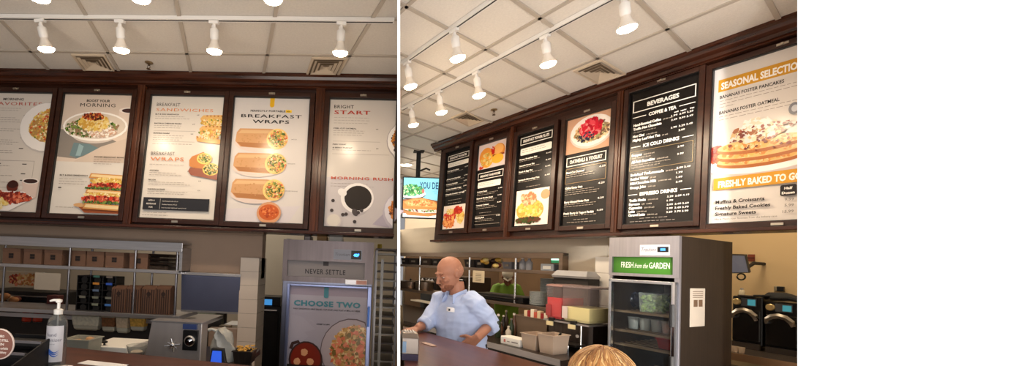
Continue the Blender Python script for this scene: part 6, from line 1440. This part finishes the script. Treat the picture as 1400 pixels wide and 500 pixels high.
# --- blonde customer
D = 1.30
top = J(821, 473); C = J(823, 520); C[2] = top[2]-.115
base = np.array([C[0], C[1], 0.0]); zt = top[2]
cust = thing('person', 'blond customer seen from behind at the bottom edge, only the crown in view', 'person', WD, tuple(base))
fdir = nrm((-.15, 1, 0)); side = np.cross(fdir, (0, 0, 1)); ks = zt/1.62
body = MB(base); Xh = head(body, C, tuple(fdir), .93)
def Bp(x, y, z): return base+side*x*ks+fdir*y*ks+np.array([0, 0, z*ks])
body.loft([C+np.array([0, 0, -.05]), Bp(0, -.01, 1.36)], [.05, .055], 12, up=fdir)
body.loft([Bp(0, 0, .84), Bp(0, 0, 1.02), Bp(0, 0, 1.2), Bp(0, 0, 1.33), Bp(0, 0, 1.38)], [(.13, .09), (.11, .085), (.14, .09), (.13, .07), (.05, .05)], 16, up=fdir)
for sg in (-1, 1):
    body.loft([Bp(sg*.16, 0, 1.31), Bp(sg*.2, -.01, 1.06), Bp(sg*.2, .06, .84)], [.042, .034, .024], 10)
    hand(body, Bp(sg*.2, .06, .84), (0, .15, -1), (sg, 0, 0), (0, 1, 0), .4, .85)
    body.loft([Bp(sg*.08, 0, .84), Bp(sg*.08, .01, .45), Bp(sg*.08, 0, .07)], [.075, .052, .036], 12); body.loft([Bp(sg*.08, -.03, .035), Bp(sg*.08, .13, .03)], [.032, .026], 10)
body.build('body', SKIN, cust, smooth=True, remesh=.007); eyes(cust, base, Xh)
m = MB(base); m.loft([Bp(0, 0, .78), Bp(0, 0, 1.02), Bp(0, 0, 1.2), Bp(0, 0, 1.33), Bp(0, 0, 1.39)], [(.16, .12), (.135, .11), (.16, .11), (.15, .085), (.06, .06)], 18, up=fdir)
for sg in (-1, 1): m.loft([Bp(sg*.13, 0, 1.32), Bp(sg*.17, 0, 1.30), Bp(sg*.205, -.01, 1.06), Bp(sg*.205, .05, .9)], [.05, .056, .046, .04], 12)
m.build('shirt', mat((150, 60, 60), .8, noise=.08), cust, smooth=True, remesh=.010)
m = MB(base); m.loft([Bp(0, 0, .95), Bp(0, 0, .82)], [(.145, .11), (.15, .12)], 16, up=fdir)
for sg in (-1, 1): m.loft([Bp(sg*.08, 0, .86), Bp(sg*.08, .01, .45), Bp(sg*.08, 0, .07)], [.09, .07, .055], 12)
m.build('trousers', mat((50, 60, 90), .8), cust, smooth=True, remesh=.012)
for sg in (-1, 1):
    m = MB(base); m.loft([Bp(sg*.08, -.06, .04), Bp(sg*.08, .03, .045), Bp(sg*.08, .15, .03)], [(.04, .036), (.045, .043), (.034, .028)], 12); m.build('shoe', WHITE, cust, smooth=True)
HC = [mat((190, 140, 84), .45, noise=.3, nscale=30), mat((158, 106, 58), .5, noise=.3, nscale=30), mat((112, 70, 38), .55), mat((232, 192, 132), .4)]
m = MB(base); cen = C+np.array([0, 0, .012]); R0 = np.array([.088, .104, .1])
m.mi = 1; m.ell(cen, (.086, .10, .097), 24, 14)
m.loft([cen+np.array([0, -.05, 0]), cen+np.array([0, -.07, -.1]), cen+np.array([0, -.06, -.2])], [(.08, .05), (.085, .04), (.06, .02)], 16, up=(0, 1, 0))
for i in range(520):
    ph = random.uniform(-math.pi, math.pi); th0 = random.uniform(.0, .5); th1 = th0+random.uniform(.8, 1.5)
    if abs(math.atan2(math.sin(ph-math.pi/2), math.cos(ph-math.pi/2))) < .7: th1 = min(th1, .9)
    pts = []; rr = random.uniform(1.0, 1.05); w = random.uniform(-.35, .35)
    for j in range(7):
        th = th0+(th1-th0)*j/6; q = ph+w*(j/6)**1.5+.05*math.sin(j*1.3+i)
        pts.append(cen+np.array([R0[0]*rr*math.sin(th)*math.cos(q), R0[1]*rr*math.sin(th)*math.sin(q)-.004, R0[2]*rr*math.cos(th)]))
    m.mi = random.choice((0, 0, 0, 1, 1, 2, 3)); r_ = random.uniform(.0016, .0040)
    m.loft(pts, [r_*.7, r_, r_, r_, r_, r_*.8, r_*.2], 5)
m.build('hair', HC, cust, smooth=True)
# ================================================================== LIGHT
def alight(name, loc, aim, sx, sy, e, col=(1, 1, 1), spread=180):
    d = bpy.data.lights.new(name, 'AREA'); d.shape = 'RECTANGLE'; d.size = sx; d.size_y = sy; d.energy = e; d.color = col; d.spread = math.radians(spread)
    o = bpy.data.objects.new(name, d); COL.objects.link(o); o.location = loc
    o.rotation_euler = (Vector(aim)-Vector(loc)).to_track_quat('-Z', 'Y').to_euler(); return o
for i, (tip, dr, R) in enumerate(SPOTS):
    d = bpy.data.lights.new('lamp_beam', 'SPOT'); d.energy = 22 if R is RR else 10; d.color = (1, .80, .58); d.spot_size = math.radians(165); d.spot_blend = .6; d.shadow_soft_size = .04
    o = bpy.data.objects.new('lamp_beam', d); COL.objects.link(o); o.location = tip+dr*.02
    o.rotation_euler = dr.to_track_quat('-Z', 'Y').to_euler()
w = bpy.data.worlds.new('world'); bpy.context.scene.world = w; w.use_nodes = True
w.node_tree.nodes['Background'].inputs[0].default_value = (.95, .93, .95, 1); w.node_tree.nodes['Background'].inputs[1].default_value = .33
# added fill light behind the viewer, brightens surfaces that face the camera
alight('front_fill_light', (1.5, -3.2, 2.0), (1.5, 3, 1.6), 5.5, 2.2, 80, (.95, .97, 1.0))
alight('ceiling_fill_light', (.6, -.9, .5), (.6, 1.6, 3.3), 6, 1.6, 205, (1, .93, .84))  # added uplight behind the viewer, brightens both ceilings
# added unseen spot that turns the plain right wall fully white
def spot(name, loc, aim, e, ang, col=(1, 1, 1), blend=.15, r=.1):
    d = bpy.data.lights.new(name, 'SPOT'); d.energy = e; d.color = col; d.spot_size = math.radians(ang); d.spot_blend = blend; d.shadow_soft_size = r
    o = bpy.data.objects.new(name, d); COL.objects.link(o); o.location = loc; o.rotation_euler = (Vector(aim)-Vector(loc)).to_track_quat('-Z', 'Y').to_euler(); return o
spot('wall_fill_spot', (1.2, -1.4, 2.6), (4.3, 2.42, 1.7), 1100, 60)
spot('partition_fill_spot', (.6, -1.2, 1.9), (.1, 1.15, 1.7), 60, 42)  # added unseen spot, whitens the end face of the partition
# kitchen lights
alight('kitchen_light_left', (-2.4, 5.6, 3.15), (-2.4, 5.6, 0), 3.0, .5, 34, (1, .9, .78))
p = RR.w((-4.2, 5.3, 2.45)); alight('kitchen_light_right', tuple(p), (p[0], p[1], 0), 1.6, .5, 6, (1, .82, .6))
p = RR.w((-1.6, 4.6, 3.1)); alight('oven_area_light', tuple(p), (p[0], p[1], 0), .8, .6, 22, (1, .86, .64))
alight('far_room_light', (1.5, 7.2, 3.2), (1.5, 7.2, 0), 1.2, 1.0, 60, (1, .9, .75))
sc = bpy.context.scene
sc.view_settings.view_transform = 'Standard'; sc.view_settings.look = 'None'; sc.view_settings.exposure = 0.0; sc.view_settings.gamma = 1; sc.view_settings.use_curve_mapping = False
sc.cycles.max_bounces = 8; sc.cycles.transparent_max_bounces = 12; sc.cycles.caustics_reflective = False; sc.cycles.caustics_refractive = False
sc.cycles.use_denoising = True
